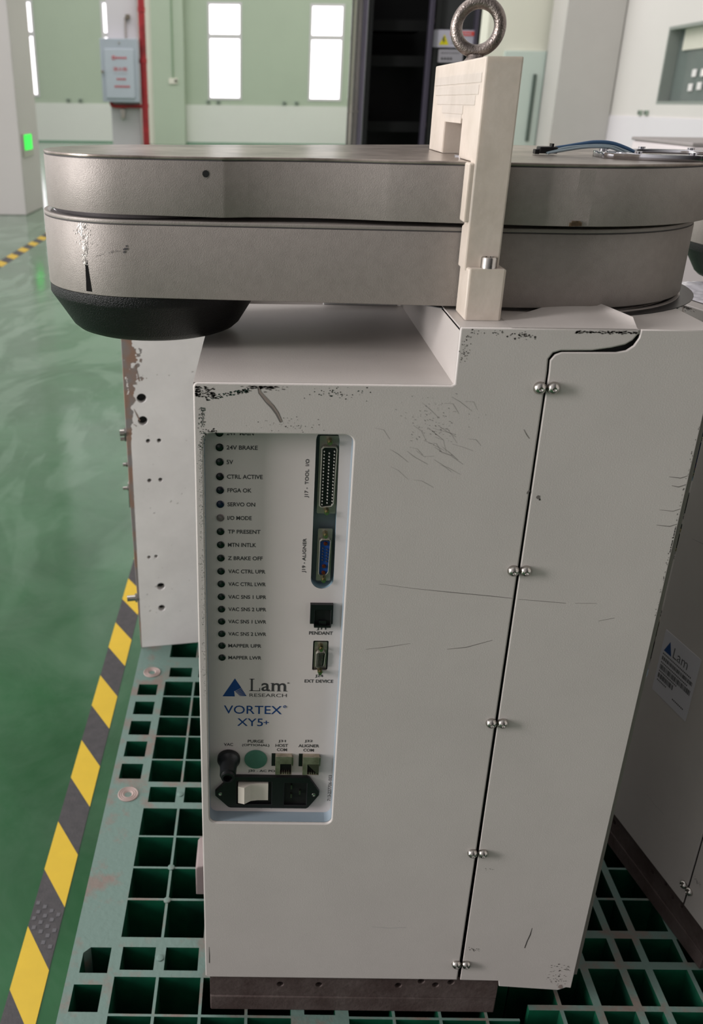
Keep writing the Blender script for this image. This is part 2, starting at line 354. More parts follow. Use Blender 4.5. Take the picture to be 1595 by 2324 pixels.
thing(b, 'fire_pipe', 'red fire pipe running up the pale column behind the grey cabinet', 'pipe', (-1.785, 13.83, 0))
b = MB(); b.box(-2.15, -2.09, 13.83, 13.9, .72, .865, STEEL, .008); thing(b, 'pipe_bracket', 'small metal bracket under the grey cabinet', 'bracket', (-2.12, 13.87, .8))
b = MB(); b.box(-2.02, -1.96, 13.85, 13.9, 2.03, 2.09, mat('brown_box', (110, 100, 88), .5, var=.1), .005); b.cyl((-2.03, 13.88, 1.78), (-2.03, 13.88, 2.05), .012, .012, STEEL)
thing(b, 'conduit_box', 'small brown junction box with a short conduit above the grey cabinet', 'box', (-2, 13.88, 2.05))
b = MB(); b.cyl((-2.23, WY - .47, 1.42), (-2.23, WY - .47, 6), .02, .02, mat('green_conduit', (140, 165, 135), .5, var=.1)); b.box(-2.33, -2.12, WY - .5, WY - .45, 1.33, 1.46, CREAM, .01); b.cyl((-2.16, WY - .5, 1.40), (-2.16, WY - .52, 1.40), .035, .035, mat('brown_knob', (110, 110, 96), .5, var=.1))
thing(b, 'switch_box', 'small switch box with a long conduit on the mint pilaster', 'switch', (-2.2, WY - .5, 1.4))
SOCK = mat('socket_plate', (150, 165, 150), .5, var=.1)
for k, (x, lab) in enumerate(((-4.86, 'left socket plate of the pair under the far left window wall'), (-4.56, 'right socket plate of the pair beside the grey cabinet'), (-1.42, 'socket plate left under the tall window beside the pilaster'), (-1.17, 'socket plate right under the tall window beside the pilaster'), (.45, 'socket plate left of the pair between the two tall windows'), (.75, 'socket plate right of the pair between the two tall windows'))):
    b = MB(); b.box(x - .05, x + .05, WY - .045, WY, .905, .99, SOCK, .006); b.box(x - .02, x + .02, WY - .05, WY - .04, .93, .965, BLACK)
    thing(b, 'wall_socket', lab, 'socket', (x, WY, .95), 'wall sockets on the mint wall')
for y, lab in ((11.8, 'socket plate on the right wall closest to the column'), (11.55, 'second socket plate from the column on the right wall'), (10.35, 'third socket plate from the column on the right wall'), (10.17, 'socket plate on the right wall closest to the inner window')):
    b = MB(); b.box(4.175, 4.2, y - .045, y + .045, .90, .95, SOCK, .004); b.box(4.17, 4.176, y - .02, y + .02, .915, .938, INK)
    thing(b, 'wall_socket', lab, 'socket', (4.19, y, .92), 'wall sockets on the white wall')
b = MB(); b.box(3.30, 3.56, 11.2, 11.28, 0.0, .475, mat('tan_wood', (206, 160, 110), .6, var=.15, scale=6), .004)
thing(b, 'wooden_board', 'tan wooden board end standing in front of the mint door', 'board', (3.43, 11.24, 0))

# far floor tape
YEL = mat('tape_yellow', (214, 178, 34), .45, var=.06, scale=30); TBLK = mat('tape_black', (52, 50, 52), .5, var2=(66, 62, 64), scale=60, bump=.3, bscale=300)
def tape(name, label, xl, xr, y0, y1, per, ph, slant):
    b = MB(); b.box(xl, xr, y0, y1, 0.0, 0.0006, TBLK); y = ph
    while y < y1 + per:
        q = [(xl, y), (xl, y + per / 2 * .98), (xr, y + per / 2 * .98 - slant), (xr, y - slant)]
        lo = max(y0, 0) if False else y0
        if q[2][1] < y1 and q[3][1] > y0 and q[0][1] > y0 and q[1][1] < y1:
            b.add([(x, yy, 0.0008) for x, yy in q], [[3, 2, 1, 0]], YEL)
        y += per
    return thing(b, name, label, 'tape', ((xl + xr) / 2, (y0 + y1) / 2, 0))
tp = tape('warning_tape', 'yellow and black striped floor tape alongside the green pallet', -.3025, -.2600, -.35, 2.6, .1896, .1478 - .1896 * 2, .0655)
b = MB(); SG = mat('stud_grey', (92, 90, 94), .5, var=.15, scale=200)
for i in range(4):
    for j in range(7):
        x = -.2975 + .0105 * i + (.0035 if j % 2 else 0); y = .205 + .0125 * j + (x + .30) * -1.0 * .6
        if .2449 - (x + .3025) * 1.56 < y - .004 and y + .003 < .3386 - (x + .3025) * 1.56 and x < -.263: b.box(x - .0026, x + .0026, y - .003, y + .003, .0007, .0012, SG, .0004)
o_ = b.build('stud_pattern', tp, smooth=30)
tape('warning_tape', 'far strip of yellow and black floor tape near the left column', -1.78, -1.70, 3.0, 7.6, .30, 3.0, .10)

# server rack
root = empty('server_rack', (.63, 3.8, 0)); tag(root, 'tall open black rack behind the robot with warning stickers', 'rack')
b = MB(); b.box(.42, .865, 3.95, 3.98, .05, 2.3, RACKB); b.box(.41, .43, 3.52, 3.98, .05, 2.3, RACKB); b.box(.845, .870, 3.52, 3.98, .05, 2.3, RACKB); b.box(.40, .87, 3.5, 3.98, 2.28, 2.34, RACKB, .005); b.box(.40, .87, 3.5, 3.98, 0, .08, RACKB, .005); b.build('cabinet_body', root)
b = MB(); b.box(.665, .855, 3.52, 3.56, .08, 2.28, RACKB, .004); b.box(.68, .70, 3.50, 3.52, .08, 2.28, RACKB); b.build('side_panel', root)
for x0, x1, m in ((.383, .402, ALU), (.652, .670, mat('dark_anodised_post', (78, 74, 88), .4, metal=.5, var=.1)), (.838, .850, mat('dark_anodised_post', (78, 74, 88)))):
    b = MB(); b.box(x0, x1, 3.47, 3.52, 0, 2.34, m, .003); b.build('post', root)
for z in (1.285, 1.155, .905, .6, .3):
    b = MB(); b.box(.43, .655, 3.55, 3.93, z - .008, z + .008, mat('shelf_black', (11, 12, 12), .6, spec=.2, var=.2)); b.box(.43, .655, 3.545, 3.55, z - .02, z + .02, mat('shelf_black', (0, 0, 0))); b.build('shelf', root)
for x, z in ((.682, 1.30), (.680, .912), (.72, 1.6)):
    b = MB(); b.lathe((x, 3.52, z), (0, -1, 0), [(.010, 0), (.009, .005), (.005, .008), (0, .009)], mat('dull_screw', (140, 128, 128), .4, metal=.6, var=.2), 16); b.build('screw', root)
b = MB(); LBL = mat('sticker_grey', (176, 174, 186), .4, var=.04, scale=9)
b.plate(rrect(.676, .842, 1.205, 1.268, .004), [], 3.492, 3.4985, LBL)
b.add([(.700, 3.491, 1.214), (.740, 3.491, 1.214), (.720, 3.491, 1.252)], [[0, 1, 2]], mat('warning_yellow', (206, 196, 20), .4, var=.05))
b.add([(.7155, 3.490, 1.243), (.7225, 3.490, 1.243), (.7175, 3.490, 1.232), (.7245, 3.490, 1.232), (.7165, 3.490, 1.218), (.7185, 3.490, 1.228), (.7125, 3.490, 1.229)], [[0, 6, 5, 4, 3, 2, 1]], INK)
b.box(.744, .838, 3.490, 3.492, 1.247, 1.263, mat('sticker_red', (214, 80, 70), .4, var=.05)); text(b, 'WARNING', .755, .828, 1.255, .009, 3.4895, LBL)
for k in range(3): b.box(.75, .80 + .01 * k, 3.4915, 3.492, 1.235 - k * .008, 1.2375 - k * .008, INK)
tag(b.build('warning_sticker', root), 'grey warning sticker with yellow triangle and red band')
b = MB(); b.plate(rrect(.702, .802, 1.150, 1.198, .003), [], 3.492, 3.4985, mat('sticker_dull', (150, 148, 154), .4, var=.04))
text(b, 'MADE IN JAPAN', .714, .786, 1.184, .006, 3.4915, INK, .01); text(b, 'No. 1234', .714, .752, 1.164, .006, 3.4915, INK, .01) if False else None
for k in range(4): b.box(.714 + k * .012, .722 + k * .012, 3.491, 3.492, 1.160, 1.168, INK)
tag(b.build('data_sticker', root), 'small dull grey data sticker')
# glass door leaf of the rack, standing open beside it
root = empty('glass_door_leaf', (.36, 3.42, 0)); tag(root, 'narrow glass leaf with thin dark bars left of the black rack', 'door leaf')
b = MB(); b.box(.334, .378, 3.42, 3.426, 0, 2.2, mat('tinted_glass', (206, 196, 194), .08, trans=.85, var=.03)); b.build('glass_pane', root)
for x in (.338, .357, .376):
    b = MB(); b.box(x - .0022, x + .0022, 3.412, 3.434, 0, 2.2, mat('bar_dark', (84, 84, 84), .35, metal=.5, var=.2)); b.cyl((x, 3.412, .963), (x, 3.395, .963), .004, .004, STEEL); b.build('bar', root)
b = MB(); b.box(-.12, .33, 3.5, 3.9, 0, .34, RACKB, .01); b.box(.325, .345, 3.48, 3.5, 0, .34, ALU)
thing(b, 'equipment_case', 'low black case on the floor seen under the robot arm', 'case', (.1, 3.7, 0))

# ------------------------------------------------------------------ pallet
PZ = .1688
root = empty('plastic_pallet', (.45, .3, 0)); tag(root, 'worn green plastic grid pallet carrying the white robots', 'pallet')
X0P, X1P, Y0P, Y1P = -.1965, 1.22, -.25, .93
holes = []
smallrows = [(-.2, -.168), (-.15, -.118), (-.1, -.07), (-.052, -.021), (-.0015, .029), (.3365, .3663), (.381, .4136), (.428, .4593), (.475, .506), (.5225, .550), (.67, .70), (.72, .75), (.77, .80), (.82, .85)]
for a, c in smallrows: holes.append((-.1870, -.1575, a, c))
bigY = [-.19, -.1415, -.0935, -.0465, .0394 - .0, None]
cols = []; x = -.1482
groups = []           # (x_start, number of cells) separated by bands that carry a small hole column
while x < X1P - .05:
    groups.append(x); x += .0465 * 4 + .055
bands = [(-.24, -.0465 - .0, None)]
Ybig = [(-.20, -.1525), (-.15, -.1025), (-.1, -.0525), (-.0475, -.0055), (-.0028, .0385), (.0870, .1365), (.1395, .1830), (.1858, .2325), (.2352, .2820), (.3312, .3740), (.3768, .4240), (.4266, .4690), (.4718, .5185), (.5212, .5580), (.625, .67), (.6735, .72), (.7235, .77), (.7735, .82)]
Ysml = [(.0466, .0745), (.2930, .3215), (.5705, .5960), (.84, .87)]
for gi, gx in enumerate(groups):
    for k in range(4):
        xa = gx + .0465 * k + .0015; xb = gx + .0465 * (k + 1) - .0015
        if xb > .3150 and xa < .512: continue
        if xb > X1P - .02: continue
        for a, c in Ybig: holes.append((xa, xb, a, c))
        for a, c in Ysml: holes.append((xa + .004, xb - .004, a, c))
    xa = gx + .0465 * 4 + .012; xb = xa + .031
    if xb > .3150 and xa < .512: continue
    if xb < X1P - .02:
        for a, c in smallrows + [(.10, .13), (.15, .18), (.20, .23), (.25, .28), (.60, .63)] + [(.0425, .0735)]: holes.append((xa, xb, a, c))
for xa, xb in ((.2200, .2620), (.2650, .3080), (.3120, .3440), (.3525, .3850), (.3935, .4130), (.4210, .4575), (.4620, .4990)):
    if xa < .30 and any(abs(h[0] - xa) < .02 for h in holes): continue
    for a, c in ((-.20, -.165), (-.155, -.12), (-.11, -.075), (-.065, -.04), (-.033, .0065), (.0125, .0550), (.0640, .0930), (.1030, .1450), (.1480, .1900), (.1930, .2350), (.2380, .2800), (.29, .32), (.33, .37), (.375, .42), (.43, .47), (.48, .52), (.54, .57), (.6, .65), (.66, .7), (.72, .77), (.8, .86)): holes.append((xa, xb, a, c))
def grid_deck(b, holes, zt, zb):
    xs = sorted({X0P, X1P} | {round(h[0], 5) for h in holes} | {round(h[1], 5) for h in holes}); ys = sorted({Y0P, Y1P} | {round(h[2], 5) for h in holes} | {round(h[3], 5) for h in holes})
    hs = [tuple(round(q, 5) for q in h) for h in holes]
    open_ = set()
    xi = {v: i for i, v in enumerate(xs)}; yi = {v: i for i, v in enumerate(ys)}
    for h in hs:
        for i in range(xi[h[0]], xi[h[1]]):
            for j in range(yi[h[2]], yi[h[3]]): open_.add((i, j))
    nx, ny = len(xs) - 1, len(ys) - 1
    for i in range(nx):
        for j in range(ny):
            if (i, j) in open_: continue
            # merge runs along y
            if j > 0 and (i, j - 1) not in open_: continue
            k = j
            while k < ny and (i, k) not in open_: k += 1
            b.add([(xs[i], ys[j], zt), (xs[i + 1], ys[j], zt), (xs[i + 1], ys[k], zt), (xs[i], ys[k], zt)], [[0, 1, 2, 3]], TEAL)
    def solid(i, j): return 0 <= i < nx and 0 <= j < ny and (i, j) not in open_
    for i in range(-1, nx):
        for j in range(ny):
            if solid(i, j) != solid(i + 1, j):
                X = xs[i + 1]; q = [(X, ys[j], zb), (X, ys[j + 1], zb), (X, ys[j + 1], zt), (X, ys[j], zt)]
                b.add(q, [[0, 1, 2, 3] if solid(i, j) else [3, 2, 1, 0]], PGREEN)
    for i in range(nx):
        for j in range(-1, ny):
            if solid(i, j) != solid(i, j + 1):
                Y = ys[j + 1]; q = [(xs[i], Y, zb), (xs[i + 1], Y, zb), (xs[i + 1], Y, zt), (xs[i], Y, zt)]
                b.add(q, [[3, 2, 1, 0] if solid(i, j) else [0, 1, 2, 3]], PGREEN)
holes.append((-.1843, -.1550, .0425, .0735))
holes[:] = [h for h in holes if not (abs(h[0] + .187) < 1e-4 and .03 < h[2] < .05)]
b = MB(); grid_deck(b, holes, PZ, .045); b.plate([(-.1843, .0735), (-.1843, .0665), (-.1775, .0735)], [], .045, PZ - .00005, TEAL, ax='xy'); tag(b.build('deck', root, smooth=20), 'green ribbed grid deck, worn grey on top')
b = MB()
for yy in (-.25, .26, .80): b.box(X0P, X1P, yy, yy + .12, .006, .045, PGREEN, .004)
for xx in (X0P, .45, 1.10): b.box(xx, xx + .12, -.25, .92, 0, .03, PGREEN, .004)
b.build('base_runner', root)
for (px, py, r) in ((-.1700, .3065, .0135), (-.1705, .5815, .0135)):
    b = MB(); b.lathe((px, py, PZ), (0, 0, 1), [(r, -.002), (r, .0012), (r * .92, .0018), (r * .80, .0008), (r * .72, .0016), (r * .60, .0008), (r * .52, .0016), (r * .40, .0006), (r * .25, -.001), (0, -.004)], mat('pink_grey_plug', (158, 140, 134), .5, var=.15, scale=60), 36)
    tag(b.build('anchor_plug', root), 'round ribbed pinkish plug')
for px, py in ((-.1015, .061), (-.1015, .3075), (-.1015, .1365), (-.1015, .1845)):
    b = MB(); b.lathe((px, py, PZ), (0, 0, 1), [(.0042, 0), (.0040, .0012), (.0025, .0018), (0, .0016)], TEAL, 14); b.build('moulding_boss', root)

# ------------------------------------------------------------------ white steel plate standing behind
def chipped(m):
    # paint worn off along the plate's left edge, in the plate's own frame
    n = m.node_tree; bs = n.nodes['Principled BSDF']; old = bs.inputs['Base Color'].links[0].from_socket
    N = n.nodes.new; L = n.links.new
    t = N('ShaderNodeTexCoord'); dt = N('ShaderNodeVectorMath'); dt.operation = 'DOT_PRODUCT'; dt.inputs[1].default_value = (.9822, .1881, 0); L(t.outputs['Object'], dt.inputs[0])
    of = N('ShaderNodeMath'); of.operation = 'ADD'; L(dt.outputs['Value'], of.inputs[0]); of.inputs[1].default_value = .0730 + .0047
    nz = N('ShaderNodeTexNoise'); nz.inputs['Scale'].default_value = 75; nz.inputs['Detail'].default_value = 3; L(t.outputs['Object'], nz.inputs[0])
    sp = N('ShaderNodeSeparateXYZ'); L(t.outputs['Object'], sp.inputs[0])
    zr = N('ShaderNodeMapRange'); L(sp.outputs[2], zr.inputs[0]); zr.inputs[1].default_value = .36; zr.inputs[2].default_value = .47; zr.inputs[3].default_value = .001; zr.inputs[4].default_value = .085
    nn_ = N('ShaderNodeMath'); nn_.operation = 'SUBTRACT'; L(nz.outputs[0], nn_.inputs[0]); nn_.inputs[1].default_value = .34
    am = N('ShaderNodeMath'); am.operation = 'MULTIPLY'; L(nn_.outputs[0], am.inputs[0]); L(zr.outputs[0], am.inputs[1])
    gt = N('ShaderNodeMath'); gt.operation = 'GREATER_THAN'; L(am.outputs[0], gt.inputs[0]); L(of.outputs[0], gt.inputs[1])
    nr = N('ShaderNodeTexNoise'); nr.inputs['Scale'].default_value = 40; L(t.outputs['Object'], nr.inputs[0])
    rr_ = N('ShaderNodeValToRGB'); rr_.color_ramp.elements[0].position = .42; rr_.color_ramp.elements[1].position = .6; rr_.color_ramp.elements[0].color = lin((140, 134, 132)) + (1,); rr_.color_ramp.elements[1].color = lin((152, 122, 106)) + (1,); L(nr.outputs[0], rr_.inputs[0])
    mx = N('ShaderNodeMix'); mx.data_type = 'RGBA'; L(gt.outputs[0], mx.inputs['Factor']); L(old, mx.inputs['A']); L(rr_.outputs[0], mx.inputs['B']); L(mx.outputs['Result'], bs.inputs['Base Color'])
chipped(PLATEW)
d = Vector((.9822, .1881, 0)); nn = Vector((.1881, -.9822, 0)); A2 = Vector((-.197, .652, 0))
root = empty('mounting_plate', (-.12, .67, PZ)); tag(root, 'chipped white steel plate with drilled holes standing behind the robot', 'plate')
def P2(p): return A2 + d * p[0] - nn * p[1] + Vector((0, 0, p[2]))   # (s, depth, z)
def oriented(mb): mb.v = [tuple(P2(v)) for v in mb.v]; return mb
def circ(x, z, r, n=18): return [(x + r * math.cos(2 * math.pi * i / n), z + r * math.sin(2 * math.pi * i / n)) for i in range(n)]
hl = [(.0199, .6009, .0072), (.0203, .5661, .0072), (.0268, .5338, .0034), (.0432, .5336, .0034), (.0261, .4693, .0034), (.0429, .4696, .0034), (.0200, .3372, .0030), (.0312, .3379, .0030), (.0369, .2826, .0066), (.0369, .2420, .0058)]
b = MB(); b.plate([(0, PZ + .0005), (.16, PZ + .0005), (.16, .705), (-.005, .705), (-.005, .45)], [circ(*h) for h in hl], 0, .012, PLATEW, bev=.001)
b.plate(rrect(.004, .156, .18, .70, .004), [], .0121, .0135, DARK)
CH = mat('chip_grey', (138, 131, 128), .6, var2=(150, 118, 102), scale=60)
b.streak([(.0135, .652), (.0155, .640), (.018, .627)], .0011, CH, y=-.0002); b.streak([(.008, .585), (.012, .576), (.016, .566)], .0012, CH, y=-.0002); b.streak([(.006, .562), (.011, .558)], .0007, CH, y=-.0002)
for k in range(40): b.flake(R.uniform(.0, .11), R.uniform(.2, .66), R.uniform(.0004, .0012), mat('faint_scuff', (188, 184, 180), .6, var=.1), y=-.0001, el=R.uniform(1, 3), ang=R.random())
oriented(b).build('plate_body', root)
for z, ln, r in ((.547, .0095, .0052), (.537, .0090, .0028), (.4957, .0075, .0026), (.4567, .0095, .0026), (.2618, .0160, .0050)):
    xs = -.005 if z > .4 else -.002
    b = MB(); b.cyl((xs, .006, z), (xs - ln, .006, z), r, r, STEEL, 12); b.cyl((xs, .006, z), (xs - .003, .006, z), r * 1.5, r * 1.5, STEEL, 6); oriented(b).build('bolt', root)
b = MB(); b.box(-.0065, -.005, .002, .012, .425, .465, STEEL, .0004); oriented(b).build('edge_clip', root)

# ------------------------------------------------------------------ the robot
def make_robot():
    root = empty('wafer_robot', (.13, .18, PZ))
    XL, XR, ZB, ZL, ZT = -.0485, .3110, .2200, .8213, .8622
    SX = .1975
    # left cover: front sheet
    seam = [(SX + .0018, ZB), (SX - .0003, .8317), (.1967, .8405), (.1994, .8448), (.2045, .8464)]
    tab = [(.2250, .8472), (.2380, .8492), (.2470, .8515), (.2515, .8545), (.2545, .8590), (.2545, ZT)]
    out = [(XL + .002, ZB), (SX + .0006, ZB)] + [(p[0] - .0006, p[1] + .0004) for p in seam[1:]] + tab + [(.1345, ZT), (.1335, ZT - .0015), (.1335, ZL + .0012), (.1318, ZL)] + [(XL + .003, ZL), (XL + .0009, ZL - .0009), (XL, ZL - .003), (XL, ZB + .002)]
    open_ = rrect(-.0418, .0658, .4188, .7838, .0060)
    C = MB()
    C.plate(out, [open_], 0, .003, WHITE, bev=.0012, seg=3)
    # ledge, block wall, block top, left side, back
    C.box(XL + .0004, .1335, .0015, .2660, ZL - .0025, ZL, WHITE)
    C.box(.1335, .1365, .0015, .3560, ZL - .002, ZT - .0012, WHITE)
    C.box(.1335, .2000, .0015, .3560, ZT - .0025, ZT, WHITE)
    C.box(XL, XL + .0025, .0015, .3560, ZB, ZL - .0005, WHITE)
    C.box(XL, .1335, .2660, .2685, ZB, ZL - .0005, WHITE)
    C.box(XL, .3105, .3560, .3585, ZB, ZT - .0005, WHITE)
    # lifted flap on the block top, slightly bent up towards its rounded end
    b2 = bmesh.new(); rows = []
    n = 16
    for i in range(n + 1):
        t = i / n; x = .168 + (.2535 - .168) * t
        yb = .030 + .044 * min(1, t * 1.15); 
        if t > .82: yb = .0740 - (.0740 - .012) * ((t - .82) / .18) ** 1.7
        lift = .0065 * max(0, math.sin(min(1, t * 1.05) * math.pi * .62)) ** 2
        rows.append([(x, .0003 + (yb - .0003) * s_ / 5, ZT + .0002 + lift * (s_ / 5) ** 1.1) for s_ in range(6)])
    vs = [p for r_ in rows for p in r_]; fs = [[i * 6 + j, (i + 1) * 6 + j, (i + 1) * 6 + j + 1, i * 6 + j + 1] for i in range(n) for j in range(5)]
    C.add(vs, fs, WHITE); C.add([(x, y, z - .0012) for x, y, z in vs], [f[::-1] for f in fs], WHITE); b2.free()
    # wear marks
    GR = mat('scuff_dark_green', (20, 56, 44), .6, var=.3); BKK = mat('scuff_black', (46, 42, 40), .6, var=.2); GYL = mat('scuff_pale_grey', (150, 145, 141), .6, var=.1); GY = mat('scuff_grey', (108, 103, 99), .6, var=.1); PK = mat('bare_metal_scratch', (178, 160, 154), .35, metal=.4, var=.2)
    for k in range(560):
        z = .803 - .25 * (R.random() ** 1.6); x = -.0440 + R.gauss(0, .0009) + (.0030 * R.random() if z > .775 else 0)
        C.flake(x, z, R.uniform(.0002, .0010 if z > .77 else .0006), GR if R.random() < .75 else BKK, el=.45, ang=R.uniform(-.5, .9), rough=.7)
    for k in range(110):
        x = -.040 + .030 * R.random(); C.flake(x, .8110 - .0030 * R.random() + (x + .04) * .22, R.uniform(.0002, .0007), BKK if R.random() < .5 else GR, el=1.5)
    for k in range(130): C.flake(-.0465 + .013 * R.random() ** 1.5, R.uniform(.811, .8185), R.uniform(.0002, .0008), GY if R.random() < .5 else BKK, el=1.6)
    for k in range(60): C.flake(R.gauss(.052, .009), R.gauss(.8145, .002), R.uniform(.0002, .0006), BKK if R.random() < .6 else GR, ang=R.random())
    for k in range(110): C.flake(R.gauss(.002, .006), .8192 - abs(R.gauss(0, .0012)), R.uniform(.0002, .0006), GY, el=3)
    for k in range(46): C.flake(R.gauss(.022, .012), R.gauss(.790, .003), R.uniform(.0002, .0005), GY, ang=R.random() * 3)
    for k in range(14): C.flake(R.uniform(-.041, -.032), R.gauss(.7862, .0012), R.uniform(.0003, .0009), BKK, ang=R.random() * 3)
    pts = [(-.0030, .8180), (-.0020, .8145), (.0005, .8115), (.0030, .8085), (.0070, .8045), (.0105, .7995), (.0135, .7930)]
    C.streak(pts, .0021, GY); C.streak([(x + .0004, z + .0003) for x, z in pts], .0011, PK, y=-.0002)
    # scuffs on the right of the step and along the tab
    for k in range(120): C.flake(R.gauss(.122, .012), R.gauss(.795, .010), R.uniform(.0001, .0004), GYL, el=R.uniform(1, 4), ang=-.6 + R.gauss(0, .3))
    for k in range(26): C.streak([(x0, z0), (x0 + .006, z0 - .005 * R.random()), (x0 + R.uniform(.009, .016), z0 - R.uniform(.004, .012))], .00014, GYL) if [x0 := R.gauss(.120, .016), z0 := R.gauss(.78, .018)] else None
    for k in range(50): C.flake(R.gauss(.138, .002), R.uniform(.838, .857), R.uniform(.0002, .0007), GY, el=.7)
    for k in range(34): C.flake(R.gauss(.176, .004), R.gauss(.857, .0012), R.uniform(.0003, .0010), BKK if R.random() < .35 else GY)
    for k in range(150): C.flake(R.uniform(.212, .2535), .8600 + R.gauss(0, .0004) , R.uniform(.0002, .0006), BKK if R.random() < .5 else GY, el=2)
    for k in range(24): C.flake(R.uniform(.140, .165), .8590 + R.gauss(0, .0008), R.uniform(.0002, .0007), BKK)
    C.streak([(.0917, .6628), (.12, .659), (.15, .6560), (.18, .6532), (.1960, .6515)], .00025, GY)
    C.streak([(.085, .603), (.10, .605), (.12, .609)], .0002, GY); C.streak([(.150, .604), (.165, .606), (.185, .613)], .00025, GY)
    C.streak([(.110, .292), (.125, .2905), (.142, .2915)], .0006, mat('faint_rub', (176, 173, 170), .5, var=.1))
    C.flake(.135, .300, .0004, GY); C.streak([(XL + .004, .262), (XL + .0042, .25), (XL + .004, .24)], .0004, BKK)
    C.streak([(.186, .79), (.1885, .786), (.191, .783)], .0003, GY); C.flake(.196, .7415, .0022, GY, el=.5, ang=-.6)
    cover = tag(C.build('left_cover', root, smooth=40), 'white sheet metal cover with a stepped top, scuffed at its upper left edge')

    # right access cover
    GAP = .0022
    o2 = [(SX + .0036, ZB), (SX + .0004, .8317), (.1974, .8400), (.2002, .8440), (.2045, .8458), (.2420, .8462), (.2485, .8475), (.2530, .8510), (.2556, .8565), (.2560, ZT), (XR, ZT), (XR, .2104), (.3060, .2112), (.2985, .2072), (.2400, .2118), (.2386, .2195)]
    b = MB(); b.plate(o2, [], 0, .0025, WHITE, bev=.0008)
    b.box(.2000, XR, .0015, .3560, ZT - .0025, ZT, WHITE) if False else None
    b.box(XR - .0015, XR, .002, .02, .215, ZT, WHITE)
    for k in range(26): b.flake(R.gauss(.2090, .003), R.gauss(.263, .0012), R.uniform(.0002, .0008), GY)
    for k in range(8): b.flake(R.gauss(.212, .004), R.gauss(.367, .0006), R.uniform(.0002, .0005), GY)
    b.streak([(.2612, .2930), (.2606, .284), (.2590, .276), (.2578, .266)], .0007, BKK)
    b.flake(.2040, .7372, .0018, GY, el=1.5, ang=-.6, rough=.6); b.flake(.2052, .7355, .0009, BKK, el=1.2, ang=-.9)
    b.streak([(.2005, .6508), (.22, .6492), (.2380, .6478)], .00025, GY); b.streak([(.245, .6478), (.262, .6480)], .00015, GY); b.streak([(.2660, .632), (.278, .635)], .0002, GY)
    for z in (.755, .748, .7285, .716): b.streak([(.300 + R.uniform(-.006, .0), z), (.305, z - .001), (XR - .001, z + .001)], .0003, GY)
    for k in range(60): b.flake(XR - .0012 + R.uniform(-.0012, .0003), R.uniform(.63, .80), R.uniform(.0003, .0009), GY, el=.5)
    for k in range(26): b.flake(XR - .0014, R.uniform(.693, .715), .0009, BKK if R.random() < .3 else GY, el=.5)
    for k in range(60): b.flake(R.uniform(.285, .306), R.uniform(.214, .245), R.uniform(.0002, .0007), GY, el=2)
    b.flake(.3000, .2125, .0035, PK, y=-.0002)
    tag(b.build('access_cover', root, smooth=40), 'tall white access cover right of the seam')
    # top deck of the block with the round opening, inner frame
    b = MB(); b.plate([(.2000, .0015), (XR, .0015), (XR, .3560), (.2000, .3560)], [circ(.2150, .180, .01)], ZT - .0035, ZT - .0010, WHITE, ax='xy')
    b.box(XR, XR + .0045, .004, .350, .225, ZT - .004, mat('grey_side_trim', (120, 116, 110), .5, var=.1)); b.box(XR - .002, XR, .02, .356, .215, ZT - .004, WHITE)
    b.box(XL + .004, XR - .003, .0055, .0075, ZB + .002, .418, DARK); b.box(.068, .2560, .0055, .0075, ZB + .002, ZL - .004, DARK); b.box(.137, XR - .004, .0055, .0075, ZL - .01, ZT - .004, DARK)
    b.build('inner_frame', root)
    b = MB(); zt = ZT - .001
    for r0, r1, m, h in ((.124, .1285, BLACK, .0004), (.1285, .1315, mat('seal_lip_grey', (186, 178, 172), .3, metal=.3, var=.1), .0012), (.1315, .142, BLACK, .0006), (.118, .124, mat('seal_lip_grey', (0, 0, 0)), .0008)):
        b.lathe((.2150, .180, zt), (0, 0, 1), [(r0, 0), (r0, h), (r1, h), (r1, 0)], m, 72)
    tag(b.build('seal_ring', root), 'black and grey ring groove around the arm pivot')
    b = MB(); b.box(.058, .1300, .2690, .2740, ZL - .02, ZL + .0130, mat('bright_white_strip', (240, 240, 240), .4, var=.02), .0008); b.build('rear_rail', root)
    # recess
    b = MB(); yp = .0145
    b.plate(rrect(-.0430, .0672, .4176, .7850, .0070), [rrect(-.0418, .0658, .4188, .7838, .0060)], .0028, yp + .001, RECESS)
    tag(b.build('recess_frame', root), 'blue grey inner edge of the panel opening')
    sl = [(x, z) for x, z in arc(.0490, .6585, .0090, 180, 360, 12)] + [(x, z) for x, z in arc(.0484, .7745, .0086, 0, 180, 12)]
    s24 = rrect(.0440, .0567, .5719, .6010, .0012)
    b = MB(); b.plate(rrect(-.0428, .0670, .4178, .7848, .006), [sl, s24], yp, yp + .0012, PANEL)
    cp = tag(b.build('control_panel', root), 'recessed off-white control panel with printed lettering')
    b = MB()
    b.plate([(x, z) for x, z in arc(.0490, .6585, .0094, 180, 360, 12)] + [(x, z) for x, z in arc(.0484, .7745, .0090, 0, 180, 12)], [sl], yp + .0003, yp + .010, mat('slot_wall', (150, 178, 192), .3, metal=.2, var=.1))
    b.box(.036, .062, yp + .010, yp + .011, .640, .790, mat('slot_back', (116, 126, 128), .45, var=.1))
    b.box(.040, .060, yp + .006, yp + .007, .568, .605, mat('slot_back', (0, 0, 0))); b.build('connector_recess', cp)
    ty = yp - .00015
